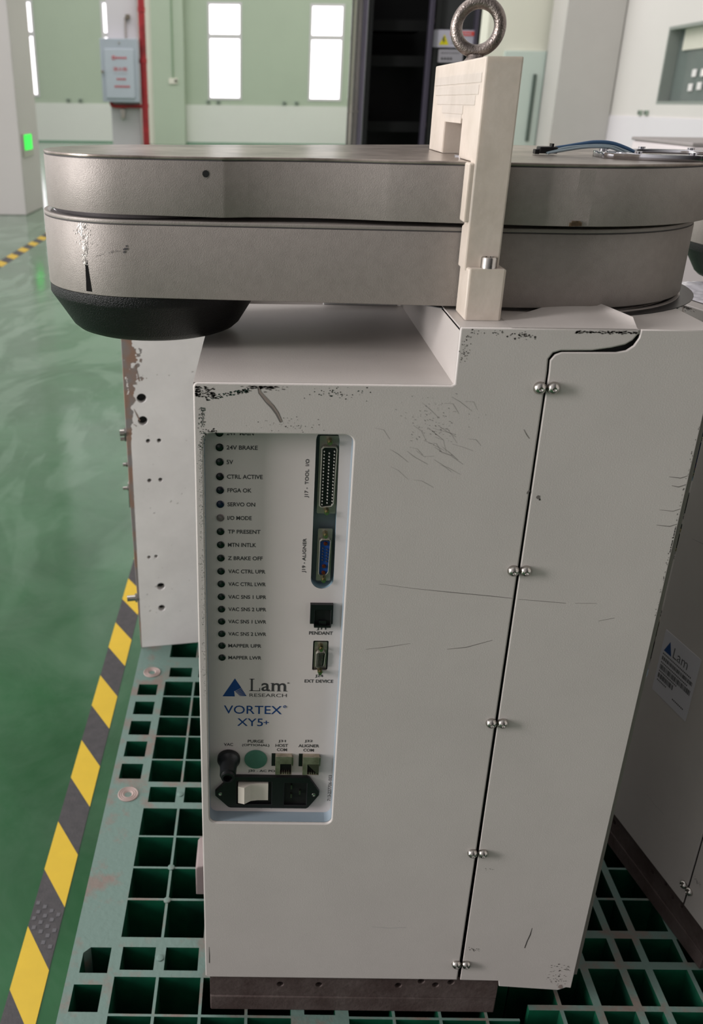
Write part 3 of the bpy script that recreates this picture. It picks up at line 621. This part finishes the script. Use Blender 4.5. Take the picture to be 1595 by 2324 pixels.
    for t, x0, x1, z in [('24V  MAIN', -.0258, -.0059, .7792), ('24V BRAKE', -.0259, -.0029, .7679), ('5V', -.0259, -.021, .7564), ('CTRL ACTIVE', -.0257, .001, .7447), ('FPGA OK', -.0254, -.0072, .7336), ('SERVO ON', -.0254, -.0044, .722), ('I/O MODE', -.0255, -.007, .7106), ('TP PRESENT', -.0252, -.0001, .699), ('MTN INTLK', -.0252, -.0034, .6876), ('Z BRAKE OFF', -.0253, .0018, .676), ('VAC CTRL UPR', -.025, .004, .6643), ('VAC CTRL LWR', -.025, .0045, .6529), ('VAC SNS 1 UPR', -.0251, .0051, .6412), ('VAC SNS 2 UPR', -.0251, .0052, .6298), ('VAC SNS 1 LWR', -.0252, .0054, .6183), ('VAC SNS 2 LWR', -.0252, .0055, .6066), ('MAPPER UPR', -.0253, .0017, .5952), ('MAPPER LWR', -.0253, .0019, .5836)]:
        word(cp, 'printed_text', t, x0, x1, z, .0034, ty, INK)
    for t, x0, x1, z in [('J11', .0461, .0539, .6125), ('PENDANT', .0402, .0595, .6084), ('J24', .0467, .0533, .5663), ('EXT DEVICE', .0381, .062, .5613), ('VAC', -.0295, -.0215, .494), ('PURGE', -.0089, .0048, .4978), ('(OPTIONAL)', -.0138, .0098, .4933), ('J31', .0173, .0238, .4981), ('HOST', .0151, .0258, .4936), ('COM', .0164, .0251, .489), ('J32', .0401, .047, .4985), ('ALIGNER', .0349, .0528, .4936), ('COM', .0393, .0484, .4889), ('J30 - AC POWER', -.0084, .0253, .4650), ('50/60 HZ, 10A, 208VAC', -.0125, .0286, .4240)]:
        word(cp, 'printed_text', t, x0, x1, z, .0032, ty, INK)
    word(cp, 'printed_text', 'J17 -  TOOL  I/O', .7283, .7596, .0343, .0034, ty, INK, vertical=True); word(cp, 'printed_text', 'J19 - ALIGNER', .664, .6941, .0343, .0034, ty, INK, vertical=True); word(cp, 'printed_text', '713-227706-003', .4323, .4615, .0640, .0028, ty, INK, .0, vertical=True)
    G = MB(); tri = [(-.0199, .5630), (-.0303, .5447), (-.0095, .5447)]
    G.add([(tri[0][0], ty, tri[0][1]), (tri[1][0], ty, tri[1][1]), (-.0200, ty, .5447), (-.0206, ty, .5505)], [[0, 1, 2, 3]], BLUE)
    for k in range(7):
        z0 = .5505 - k * .0008; f0 = k / 7
        G.add([(-.0206 + .0007 * k, ty, z0), (-.0200 + .0007 * k, ty, z0 - .0004), (-.0147 + .00075 * k, ty, .5538 - k * .00135 - .0004), (-.0151 + .00075 * k, ty, .5546 - k * .00135)], [[0, 1, 2, 3]], BLUE)
    G.add([(tri[0][0], ty, tri[0][1]), (-.0206, ty, .5505), (-.0151, ty, .5546)], [[0, 1, 2]], BLUE)
    word(cp, 'printed_text', 'VORTEX', -.0292, .0198, .5311, .0086, ty, BLUE, .004); word(cp, 'printed_text', 'XY5', -.018, .0040, .5180, .0080, ty, BLUE, .004); word(cp, 'printed_text', '+', .0045, .0091, .5180, .0040, ty, BLUE, .004)
    def serif(x0, x1, z, h=.0006): G.box(x0, x1, ty - .00002, ty, z, z + h, INK)
    # Lam in slab-like serif letters
    bz, tz, xh = .5505, .5628, .5588
    G.box(-.0066, -.0050, ty - .00002, ty, bz, tz, INK); serif(-.0078, -.0036, tz - .0006); serif(-.0078, .0012, bz); G.box(.0006, .0012, ty - .00002, ty, bz, bz + .0032, INK)
    text(G, 'a', .0022, .0092, (bz + xh) / 2, xh - bz, ty, INK, .012); serif(.0080, .0100, bz)
    text(G, 'm', .0108, .0228, (bz + xh) / 2, xh - bz, ty, INK, .012)
    for x in (.0100, .0152, .0206): serif(x, x + .0034, bz)
    serif(.0100, .0122, xh - .0006); text(G, 'RESEARCH', -.0077, .0235, .5463, .0034, ty, INK, -.004)
    G.torus((.0222, ty, .5348), (0, 1, 0), .0011, .0003, BLUE, 16, 4); G.torus((.0245, ty, .5590), (0, 1, 0), .0006, .00015, INK, 12, 4)
    G.build('maker_logo', cp)
    # indicator lights
    zs = [.7792, .7679, .7564, .7447, .7336, .722, .7106, .699, .6876, .676, .6643, .6529, .6412, .6298, .6183, .6066, .5952, .5836]
    cols = {3: (22, 24, 26), 4: (22, 28, 38), 5: (20, 34, 62), 6: (120, 112, 110)}
    for i, z in enumerate(zs):
        c_ = cols.get(i, (14, 34, 26)); b = MB()
        m = mat('lens_%d' % i if i in cols else 'lens_green', c_, .25, var=.1, scale=80)
        b.lathe((-.0310 + .0006 * i / 17, yp, z), (0, -1, 0), [(.0030, 0), (.0030, .0005), (.0026, .0009), (.0025, .0004), (0, .0012)], m, 20); b.build('indicator_light', cp)
    # connectors
    TIN = mat('tinned_steel', (176, 172, 160), .35, metal=.45, var=.15, scale=80)
    def dsub(xc, z0, z1, half, slotdepth, m_in, pins, name, lab):
        b = MB(); yb = yp + slotdepth
        b.plate(rrect(xc - half - .0012, xc + half + .0012, z0 - .0070, z1 + .0070, .001), [], yb - .001, yb, TIN)
        shp = [(xc - half, z0 + .0015), (xc - half + .0015, z0), (xc + half - .0025, z0 + .0008), (xc + half - .0008, z0 + .003), (xc + half, z1 - .0015), (xc + half - .0012, z1), (xc - half + .0018, z1), (xc - half, z1 - .0015)]
        b.plate(shp, [[(xc + (x - xc) * .86, (z0 + z1) / 2 + (z - (z0 + z1) / 2) * .975) for x, z in shp]], yb - .0060, yb - .001, TIN, bev=.0002)
        o = tag(b.build(name, root), lab)
        b = MB(); b.plate([(xc + (x - xc) * .84, (z0 + z1) / 2 + (z - (z0 + z1) / 2) * .97) for x, z in shp], [], yb - .0050, yb - .0008, m_in); ins = b.build('insert', o)
        for (px, pz, pr, pm) in pins:
            pass
        b = MB()
        for (px, pz, pr, pm) in pins: b.cyl((px, yb - .0049, pz), (px, yb - .0062, pz), pr, pr * .8, pm, 10)
        b.build('contact_pins', o)
        for zz in (z0 - .0036, z1 + .0036):
            b = MB(); b.cyl((xc, yb - .001, zz), (xc, yb - .0065, zz), .0022, .0022, BRASS, 6); b.cyl((xc, yb - .0065, zz), (xc, yb - .009, zz), .0013, .0013, BRASS, 12); b.build('jack_screw', o)
        return o
    PIN = mat('pin_tin', (216, 212, 204), .35, metal=.3, var=.05)
    pins = []
    for k in range(17): pins.append((.0462 + .0002 * 0, .7655 - k * .00268, .00055, PIN)); pins.append((.0538, .7655 - k * .00268, .00055, PIN))
    for k in range(16): pins.append((.0500, .7641 - k * .00268, .00055, PIN))
    dsub(.0500, .7200, .7692, .0060, .0060, BLACK, pins, 'data_connector', 'long black three row connector with fifty pins')
    NB = mat('connector_blue', (24, 62, 130), .4, var=.1, scale=90); CU = mat('copper_contact', (150, 70, 50), .25, metal=.8, var=.2)
    pins = [(.0503, .6893, .0017, CU), (.0498, .6695, .0017, CU), (.0497, .6638, .0017, CU)] + [(.0484, .6855 - k * .0026, .0006, INK) for k in range(5)] + [(.0516, .6842 - k * .0026, .0006, INK) for k in range(5)]
    dsub(.0500, .6612, .6930, .0044, .0060, NB, pins, 'data_connector', 'narrow blue connector with three copper contacts')
    pins = [(.0490, .5885 - k * .0027, .0004, STEEL) for k in range(5)] + [(.0518, .5872 - k * .0027, .0004, STEEL) for k in range(4)]
    dsub(.0505, .5755, .5910, .0040, .0040, BLACK, pins, 'data_connector', 'small nine pin connector')
    b = MB(); b.plate([(.0404, .6190), (.0435, .6190), (.0438, .6154), (.0574, .6154), (.0577, .6190), (.0588, .6190), (.0586, .6370), (.0403, .6370)], [[(.0440, .6175), (.0568, .6175), (.0568, .6320), (.0440, .6320)]], yp - .0035, yp, BLACK, bev=.0004); b.box(.044, .057, yp - .001, yp, .617, .632, mat('socket_void', (8, 8, 9), .6, var=.1)); b.box(.0475, .0535, yp - .0025, yp - .001, .617, .6215, BLACK)
    tag(b.build('pendant_jack', root), 'black modular jack')
    # vacuum fitting, purge plug
    b = MB(); b.lathe((-.0253, yp, .4790), (0, -1, -.08), [(.0100, 0), (.0100, .003), (.0094, .0045), (.0082, .006), (.0072, .012), (.0070, .0200), (.0058, .0205), (.0056, .0235), (.0040, .0238), (.0038, .0190), (0, .0185)], BLACK, 32)
    tag(b.build('vacuum_fitting', root), 'black push-in hose fitting')
    b = MB(); GP = mat('plug_green', (66, 112, 94), .5, var=.08, scale=60); GP2 = mat('plug_groove', (8, 18, 15), .6, var=.1)
    b.lathe((-.0018, yp, .4785), (0, -1, 0), [(.0099, 0), (.0099, .0008), (.0098, .0012), (.0069, .0013)], GP, 36); b.lathe((-.0018, yp, .4785), (0, -1, 0), [(.0069, .0011), (.0061, .0011)], GP2, 36); b.lathe((-.0018, yp, .4785), (0, -1, 0), [(.0061, .0008), (.0061, .0014), (0, .0014)], GP, 36)
    tag(b.build('purge_plug', root), 'round green blanking plug')
    SH = mat('shield_metal', (178, 168, 150), .3, metal=.75, var2=(130, 124, 104), scale=80)
    for x in (.0153, .0390):
        b = MB(); b.plate([(x, .4650), (x + .0143, .4650), (x + .0143, .4850), (x, .4850)], [[(x + .0042, .4655), (x + .0140, .4655), (x + .0140, .4768), (x + .0042, .4768)]], yp - .0045, yp, SH, bev=.0003)
        b.box(x + .0042, x + .014, yp - .0008, yp, .4655, .4768, mat('socket_void', (0, 0, 0))); b.box(x - .0033, x, yp - .0006, yp, .4715, .4850, BLACK); b.box(x + .0145, x + .0155, yp - .003, yp, .474, .483, SH)
        for k in range(4): b.box(x + .0058 + k * .0019, x + .0066 + k * .0019, yp - .0040, yp - .0006, .4655, .4672, SH)
        tag(b.build('network_jack', root), 'shielded metal network jack')
    # power inlet
    b = MB(); hexo = [(-.0374, .4440), (-.0240, .4602), (-.0215, .4614), (.0435, .4614), (.0460, .4600), (.0548, .4455), (.0548, .4415), (.0455, .4270), (.0435, .4258), (-.0240, .4258), (-.0262, .4268), (-.0374, .4395)]
    b.plate(hexo, [[(-.0185, .4300), (.0125, .4300), (.0125, .4560), (-.0185, .4560)], [(.0238, .4295), (.0435, .4295), (.0435, .4548), (.0238, .4548)]], yp - .0035, yp, BLACK, bev=.0008)
    b.box(-.0185, .0125, yp - .0008, yp, .43, .456, mat('socket_void', (0, 0, 0))); b.box(.0238, .0435, yp - .0006, yp, .4295, .4548, mat('socket_void', (0, 0, 0)))
    for x, z in ((-.0330, .4417), (.0500, .4420)): b.lathe((x, yp - .0035, z), (0, -1, 0), [(.0018, 0), (.0016, .0006), (.0006, .0008), (0, .0003)], STEEL, 16)
    pi = tag(b.build('power_inlet', root), 'black mains inlet with switch')
    b = MB(); xs_ = [(-.0170, -.0080), (-.0115, -.0100), (-.0060, -.0045), (.0000, -.0030), (.0095, -.0028)]
    vs = []
    for i, (x, h) in enumerate(xs_):
        for z in (.4350, .4535): vs.append((x, yp - .0012 + h * .75, z)); 
        for z in (.4350, .4535): vs.append((x, yp - .0008, z))
    fs = []
    for i in range(4):
        a = i * 4; c_ = a + 4; fs += [[a, a + 1, c_ + 1, c_], [a, c_, c_ + 2, a + 2], [a + 1, a + 3, c_ + 3, c_ + 1]]
    fs += [[0, 2, 3, 1], [16, 17, 19, 18]]
    b.add(vs, fs, mat('ivory_plastic', (214, 206, 194), .4, var=.04, scale=60)); tag(b.build('rocker_switch', pi, smooth=20), 'ivory rocker switch')
    b = MB()
    for x, z in ((.0300, .4500), (.0300, .4400), (.0375, .4440)): b.box(x - .0006, x + .0006, yp - .0032, yp - .0004, z - .0022, z + .0022, mat('dull_blade', (120, 116, 104), .3, metal=1, var=.2))
    b.build('contact_blades', pi)
    # seam screws
    for z in (.8206, .6760, .5320, .3870, .2430):
        for dx in (-.0048, .0046):
            b = MB(); b.lathe((SX + .0002 + dx + (.82 - z) * .003, -.0001, z), (0, -1, 0), [(.0046, 0), (.0045, .0012), (.0040, .0026), (.0029, .0038), (.0016, .0044), (.0011, .0040), (0, .0030)], STEEL, 24)
            b.build('cover_screw', root)
    # base
    b = MB(); x0, x1 = -.0445, .2405
    b.plate([(x0, .1895), (x1, .1895), (x1, .2190), (x0, .2190)], [circ(x, z, .0035, 14) for x, z in ((.0250, .2058), (.0633, .2058), (.1419, .2062), (.1641, .2125), (.1786, .2075), (.1935, .2115))], .004, .012, RUST, bev=.0005)
    b.box(x0, x1, .0105, .016, .19, .219, DARK); b.box(x0, x1, .003, .330, PZ + .0002, .1890, RUST, .0012)
    b.box(x0, x1, .012, .330, .189, .2190, RUST); b.box(x0 + .01, .3, .02, .34, .2185, .2200, RUST)
    tag(b.build('base_plate', root), 'dark brown steel base plate with bolt holes')
    b = MB(); b.plate([(-.069, PZ + .0003), (-.044, PZ + .0003), (-.044, .2160), (-.0665, .2125), (-.069, .2090)], [], .145, .19, mat('grey_mauve_block', (134, 122, 120), .55, var=.1, scale=30), bev=.0015)
    tag(b.build('side_lug', root), 'grey block at the lower left side')
    # elbow cap
    cx, cy = -.0900, .1560
    b = MB(); b.lathe((cx, cy, .8650), (0, 0, -1), [(.0860, 0), (.0862, .0070), (.0852, .0088), (.0790, .0185), (.0700, .0330), (.0660, .0365), (.0600, .0388), (.0500, .0396), (0, .0400)], BLACKP, 96)
    tag(b.build('elbow_cap', root), 'black textured cap under the left end of the arms')
    # arms
    def arm_out(rl_, front, rc, rr, a_start, off=0.0, aL=266):
        left = arc(cx, cy, rl_ - off, aL, 84, 48)                       # round the left end, front to back
        pts = [(x, y + off) for x, y in front]                            # left to right along the front
        right = arc(rc[0], rc[1], rr - off, a_start, 96, 44)
        return pts + right + left[::-1]
    lf = [(.1392, .0530), (.1750, .0508)]
    lo = arm_out(.0865, lf, (.215, .1815), .1320, -95)
    b = MB(); b.plate(lo, [], .8652, .9172, ARM, ax='xy', bev=.0009); lo2 = arm_out(.0865, lf, (.215, .1815), .1320, -95, .0006); b.plate(lo2, [], .9172, .9178, INK, ax='xy'); b.plate(lo, [], .9178, .9206, ARM, ax='xy', bev=.0007)
    la = b
    SIL = mat('bare_aluminium_scrape', (196, 192, 186), .25, metal=.8, var2=(70, 66, 62), scale=300)
    # gouge on the rounded end: follow the cylinder
    def on_arc(ang, z, r=.0868): return (cx + r * math.cos(math.radians(ang)), cy + r * math.sin(math.radians(ang)), z)
    for k in range(230):
        z = .9165 - .030 * R.random() ** 1.4; a = 239.5 + R.gauss(0, 2.4 if z > .900 else .9); p = on_arc(a, z); s_ = R.uniform(.0004, .0014)
        q = on_arc(a + s_ * 600, z + s_ * 1.4 * R.uniform(-.2, 1)); r_ = on_arc(a + s_ * 300, z - s_ * .8); la.add([p, r_, q], [[0, 1, 2]], SIL)
    zz = [.8905, .887, .883, .879, .875, .871, .8675]; 
    vs = []
    for i, z in enumerate(zz):
        wd = .5 + 1.9 * i / 6; vs += [on_arc(240.2 - wd * .3 - R.random() * .2, z), on_arc(240.4 + wd, z)]
    la.add(vs, [[2 * i, 2 * i + 2, 2 * i + 3, 2 * i + 1] for i in range(len(zz) - 1)], mat('deep_gouge', (14, 13, 13), .8, spec=.1, var=.3, scale=200))
    for k in range(26):
        t = R.random(); a = 246 + 17 * t + R.gauss(0, .2); z = .894 + .007 * t + R.gauss(0, .0004) + (R.gauss(0, .0012) if t > .85 else 0); p = on_arc(a, z, .0869); e = .0005 + (.0008 if t > .85 else 0)
        la.add([p, on_arc(a + e * 900, z + e * .3, .0869), on_arc(a + e * 500, z - e, .0869)], [[2, 1, 0]], INK)
    la.add([(-.0405, .0676, .9045), (-.0398, .0675, .9045), (-.0392, .0675, .8985), (-.0400, .0676, .8985)], [[3, 2, 1, 0]], mat('white_speck', (235, 232, 232), .5, var=.02))
    tag(la.build('lower_arm', root, smooth=30), 'lower grey arm link with scraped left end')
    b = MB(); b.lathe((cx, cy, .9200), (0, 0, 1), [(.0835, 0), (.0835, .0006), (.0800, .0014), (.0780, .0042)], CHROME, 96); b.lathe((.215, .1815, .9206), (0, 0, 1), [(.115, 0), (.115, .0035)], BLACK, 64); b.build('pivot_disc', root)
    uf = [(-.0300, .0625), (-.0275, .0632), (-.012, .0668), (.010, .0680), (.030, .0672), (.050, .0645), (.070, .0600), (.084, .0562), (.0875, .0552), (.110, .0520), (.133, .0480), (.170, .0420), (.195, .0385)]
    ul = .0830
    uo = arm_out(ul, uf, (.215, .1810), .1435, -96, 0, 261); uo2 = arm_out(ul, uf, (.215, .1810), .1435, -96, .0007, 261)
    b = MB(); b.plate(uo, [circ(-.038, .0, .0)] if False else [], .9238, .9612, ARM, ax='xy', bev=.0007); b.plate(uo2, [], .9612, .9619, INK, ax='xy')
    b.cyl((-.0415, .0640, .9530), (-.0415, .0655, .9530), .0026, .0026, mat('socket_void', (0, 0, 0)), 16); b.cyl((-.0415, .0660, .9530), (-.0415, .0638, .9530), .0030, .0030, ARM, 16)
    b.cyl((-.0415, .0639, .9530), (-.0415, .0636, .9530), .0024, .0024, mat('socket_void', (0, 0, 0)), 16)
    for k in range(8): b.box(.2105 + R.gauss(0, .003), .2125 + R.gauss(0, .003), .0366, .0375, .9240 + R.random() * .001, .9260 + R.random() * .002, mat('rust_spot', (92, 74, 50), .7, var=.4, scale=300))
    tag(b.build('upper_arm', root, smooth=24), 'upper grey arm link with a narrowed waist')
    b = MB(); b.plate(uo, [], .9619, .9640, ARMTOP, ax='xy', bev=.0006); tag(b.build('arm_lid', root, smooth=30), 'bare metal lid of the upper arm')
    # wrist flange on the lid
    b = MB(); fx, fy = .3030, .1280; zt = .9640
    out = []
    for i in range(72):
        a = 2 * math.pi * i / 72; r_ = .0520 + .0030 * (1 if (i % 18) in (3, 4, 5, 6) else 0); out.append((fx + r_ * math.cos(a), fy + r_ * math.sin(a)))
    b.plate(out, [circ(fx, fy, .0430, 48)], zt, zt + .0042, CHROME, ax='xy', bev=.0005)
    b.plate(circ(fx, fy, .0390, 48), [], zt, zt + .0015, ARMTOP, ax='xy')
    for a in range(0, 360, 45): b.cyl((fx + .0475 * math.cos(math.radians(a)), fy + .0475 * math.sin(math.radians(a)), zt + .004), (fx + .0475 * math.cos(math.radians(a)), fy + .0475 * math.sin(math.radians(a)), zt + .0058), .0028, .0028, CHROME, 14)
    b.lathe((.2620, .1050, zt), (0, 0, 1), [(.0055, 0), (.0055, .0038), (.0045, .0046), (0, .0046)], CHROME, 20)
    tag(b.build('wrist_flange', root), 'shiny ring flange on the right end of the upper arm')
    return root
robot = make_robot()
tag(robot, 'front white wafer robot with the visible control panel and grey folded arms', 'robot', 'white wafer robots on the pallet')
# the second robot, turned, to the right
nb = copy_tree(robot)
ang = math.atan2(-.979, .2046); dr_ = Vector((.2046, -.979, 0)); inw = Vector((.979, .2046, 0))
A = Vector((.4323, .225, 0)); nb.location = A + dr_ * .063 + inw * .18 + Vector((0, 0, PZ)); nb.rotation_euler = (0, 0, ang); nb['org'] = (.13, .18, PZ)
tag(nb, 'second white robot turned sideways at the right edge, with a barcode sticker', 'robot', 'white wafer robots on the pallet')
b = MB(); y = -.00035
b.plate(rrect(.079, .138, .415, .492, .001), [], -.0003, -.00005, mat('sticker_white', (202, 200, 205), .35, var=.02))
b.add([(.0830, y, .4680), (.0960, y, .4680), (.0900, y, .4830)], [[0, 1, 2]], BLUE); text(b, 'Lam', .0980, .1220, .4745, .0120, y, INK, -.005)
for z, x0, x1, h in ((.4590, .083, .134, .0045), (.4480, .083, .134, .0060), (.4370, .083, .108, .0060)):
    x = x0
    while x < x1: wv = R.choice((.0006, .0009, .0014)); b.box(x, x + wv, y, -.0003, z - h / 2, z + h / 2, INK); x += wv + R.choice((.0004, .0007))
for z, x0, x1 in ((.4645, .083, .130), (.4535, .083, .128), (.4425, .083, .112), (.4310, .083, .099), (.4250, .112, .130)): 
    x = x0
    while x < x1: b.box(x, x + .0016, y, -.0003, z - .0008, z + .0008, INK); x += .0024
st = tag(b.build('barcode_sticker', nb), 'white sticker with blue triangle logo and barcodes')

# cables lying on the upper arm
def cable(name, lab, pts, r, m):
    b = MB(); b.tube(pts, r, m, 10); return thing(b, name, lab, 'cable', tuple(pts[0]), 'cables on the upper arm')
CB = mat('blue_hose', (64, 96, 130), .35, var=.08, scale=60); CG = mat('grey_cable', (140, 156, 164), .4, var=.08, scale=60); CD = mat('dark_cable', (44, 48, 54), .4, var=.1)
root = empty('sensor_cable', (.23, .15, .9665)); tag(root, 'black plug with blue and grey cables arching over the right of the upper arm', 'cable')
for m, pts, r in ((CB, [(.2260, .150, .9690), (.2330, .150, .9700), (.2440, .151, .9718), (.2560, .151, .9735), (.2690, .151, .9730), (.2810, .150, .9695), (.2900, .149, .9655)], .00145), (CG, [(.2180, .147, .9657), (.2320, .147, .9690), (.2450, .148, .9705), (.2580, .149, .9712), (.2700, .149, .9705), (.2780, .148, .9680), (.2850, .147, .9655)], .0011), (CG, [(.2190, .145, .9655), (.2340, .145, .9680), (.2460, .146, .9697), (.2590, .147, .9703), (.2690, .147, .9695), (.2790, .146, .9655)], .0010), (CD, [(.2240, .152, .9680), (.2310, .152, .9688), (.2400, .152, .9710), (.2480, .152, .9722)], .0008)):
    b = MB(); b.tube(pts, r, m, 10); b.build('wire', root)
b = MB(); b.box(.2130, .2270, .146, .157, .9650, .9700, BLACK, .0008); b.box(.2225, .2240, .148, .155, .9700, .9722, BLACK); b.box(.2100, .2135, .148, .155, .9645, .9680, BLACK, .0004); b.build('plug', root)

# ------------------------------------------------------------------ white lifting clamp
root = empty('lifting_clamp', (.153, .12, .8622)); tag(root, 'white nylon clamp over the arms, standing on the robot top with a ring bolt', 'clamp')
X0, X1 = .1380, .1620; zt = 1.0270
b = MB()
prof = [(.0290, .8968), (.0290, .9640 + .0003), (.0290, zt), (.2120, zt), (.2120, .9642), (.153, .9642), (.153, .9895), (.085, .9895), (.085, .9642), (.0370, .9642), (.0370, .9220), (.0465, .9220), (.0465, .8968)]
prof = [(.0290, .8950), (.0290, zt), (.2120, zt), (.2120, .9642), (.1530, .9642), (.1530, .9895), (.0850, .9895), (.0850, .9642), (.0440, .9642), (.0440, .9245), (.0500, .9225), (.0500, .8950)]
b.plate(prof, [], X0, X1, NYLON, ax='yz', bev=.0012)
b.plate([(.0205, .8624), (.0205, .8975), (.0500, .8975), (.0500, .8624)], [], X0 + .0015, X1 + .0035, NYLON, ax='yz', bev=.0018, seg=3)
b.box(X0 - .0035, X0 + .002, .0300, .0440, .9265, .9640, NYLON, .0012)
# machining steps on the left face
for k, (z, y0, y1) in enumerate(((1.0185, .035, .205), (1.0115, .040, .200), (1.0050, .048, .190), (.9990, .085, .165), (.9930, .088, .150))):
    b.box(X0 - .0004 - .0002 * k * 0, X0 + .001, y0, y1, z - .0062, z - .0004, NYLON, .0002)
tag(b.build('clamp_body', root, smooth=35), 'milky white nylon C-shaped block')
b = MB(); b.lathe((.1540, .0262, .8975), (0, 0, 1), [(.0055, -.002), (.0055, .0066), (.0051, .0072), (.0030, .0072), (.0030, .0035), (0, .0035)], STEEL, 32); tag(b.build('clamp_bolt', root), 'steel socket head bolt')
ex, ey = .1500, .1200
ec = Vector((ex, ey, 1.0466)); axn = Vector((.30, .95, 0)).normalized()
b = MB(); b.torus((ec.x, ec.y, 1.0492), axn, .0153, .0043, EYE, 64, 20, 1.0)
b.lathe((ex, ey, zt), (0, 0, 1), [(.0080, 0), (.0078, .0008), (.0064, .0022), (.0054, .0045)], EYE, 28)
eb = b.build('eye_bolt', root, smooth=60)
b = MB(); b.lathe((.148, .108, .9640), (0, 0, 1), [(.0085, 0), (.0085, .0012), (.0070, .0018), (0, .0018)], CHROME, 32); b.build('washer', root)

b = MB(); b.box(.842, 1.30, 1.30, 1.62, 0, .9275, mat('case_pinkish_white', (214, 206, 206), .5, var=.04, scale=6), .006); b.box(.840, 1.302, 1.298, 1.622, .9275, .9345, mat('case_lid_grey', (150, 144, 142), .5, var=.05), .002)
thing(b, 'storage_case', 'pale storage case behind the robots at the right edge', 'case', (1.07, 1.46, 0))
# bubble wrap on the second robot's ledge
b = MB(); nx, ny = 44, 30; vs = []; c0 = Vector((.455, .345, .8217))
for i in range(nx):
    for j in range(ny):
        u_, v_ = i / (nx - 1), j / (ny - 1); p = c0 + inw * (-.03 + .16 * u_) + dr_ * (-.06 + .12 * v_)
        z = .0006 + .004 * max(0, noise.noise(Vector((u_ * 5, v_ * 5, 1)))) + .0014 * abs(math.sin(u_ * 40)) * abs(math.sin(v_ * 28))
        vs.append((p.x, p.y, p.z + z))
b.add(vs, [[i * ny + j, (i + 1) * ny + j, (i + 1) * ny + j + 1, i * ny + j + 1] for i in range(nx - 1) for j in range(ny - 1)], mat('bubble_wrap_film', (236, 234, 240), .12, var=.03, spec=1.0))
thing(b, 'bubble_wrap', 'crumpled clear bubble wrap on the second robot by the black cap', 'packaging', (c0.x, c0.y, c0.z))

for o in bpy.data.objects:
    if 'org' in o: del o['org']
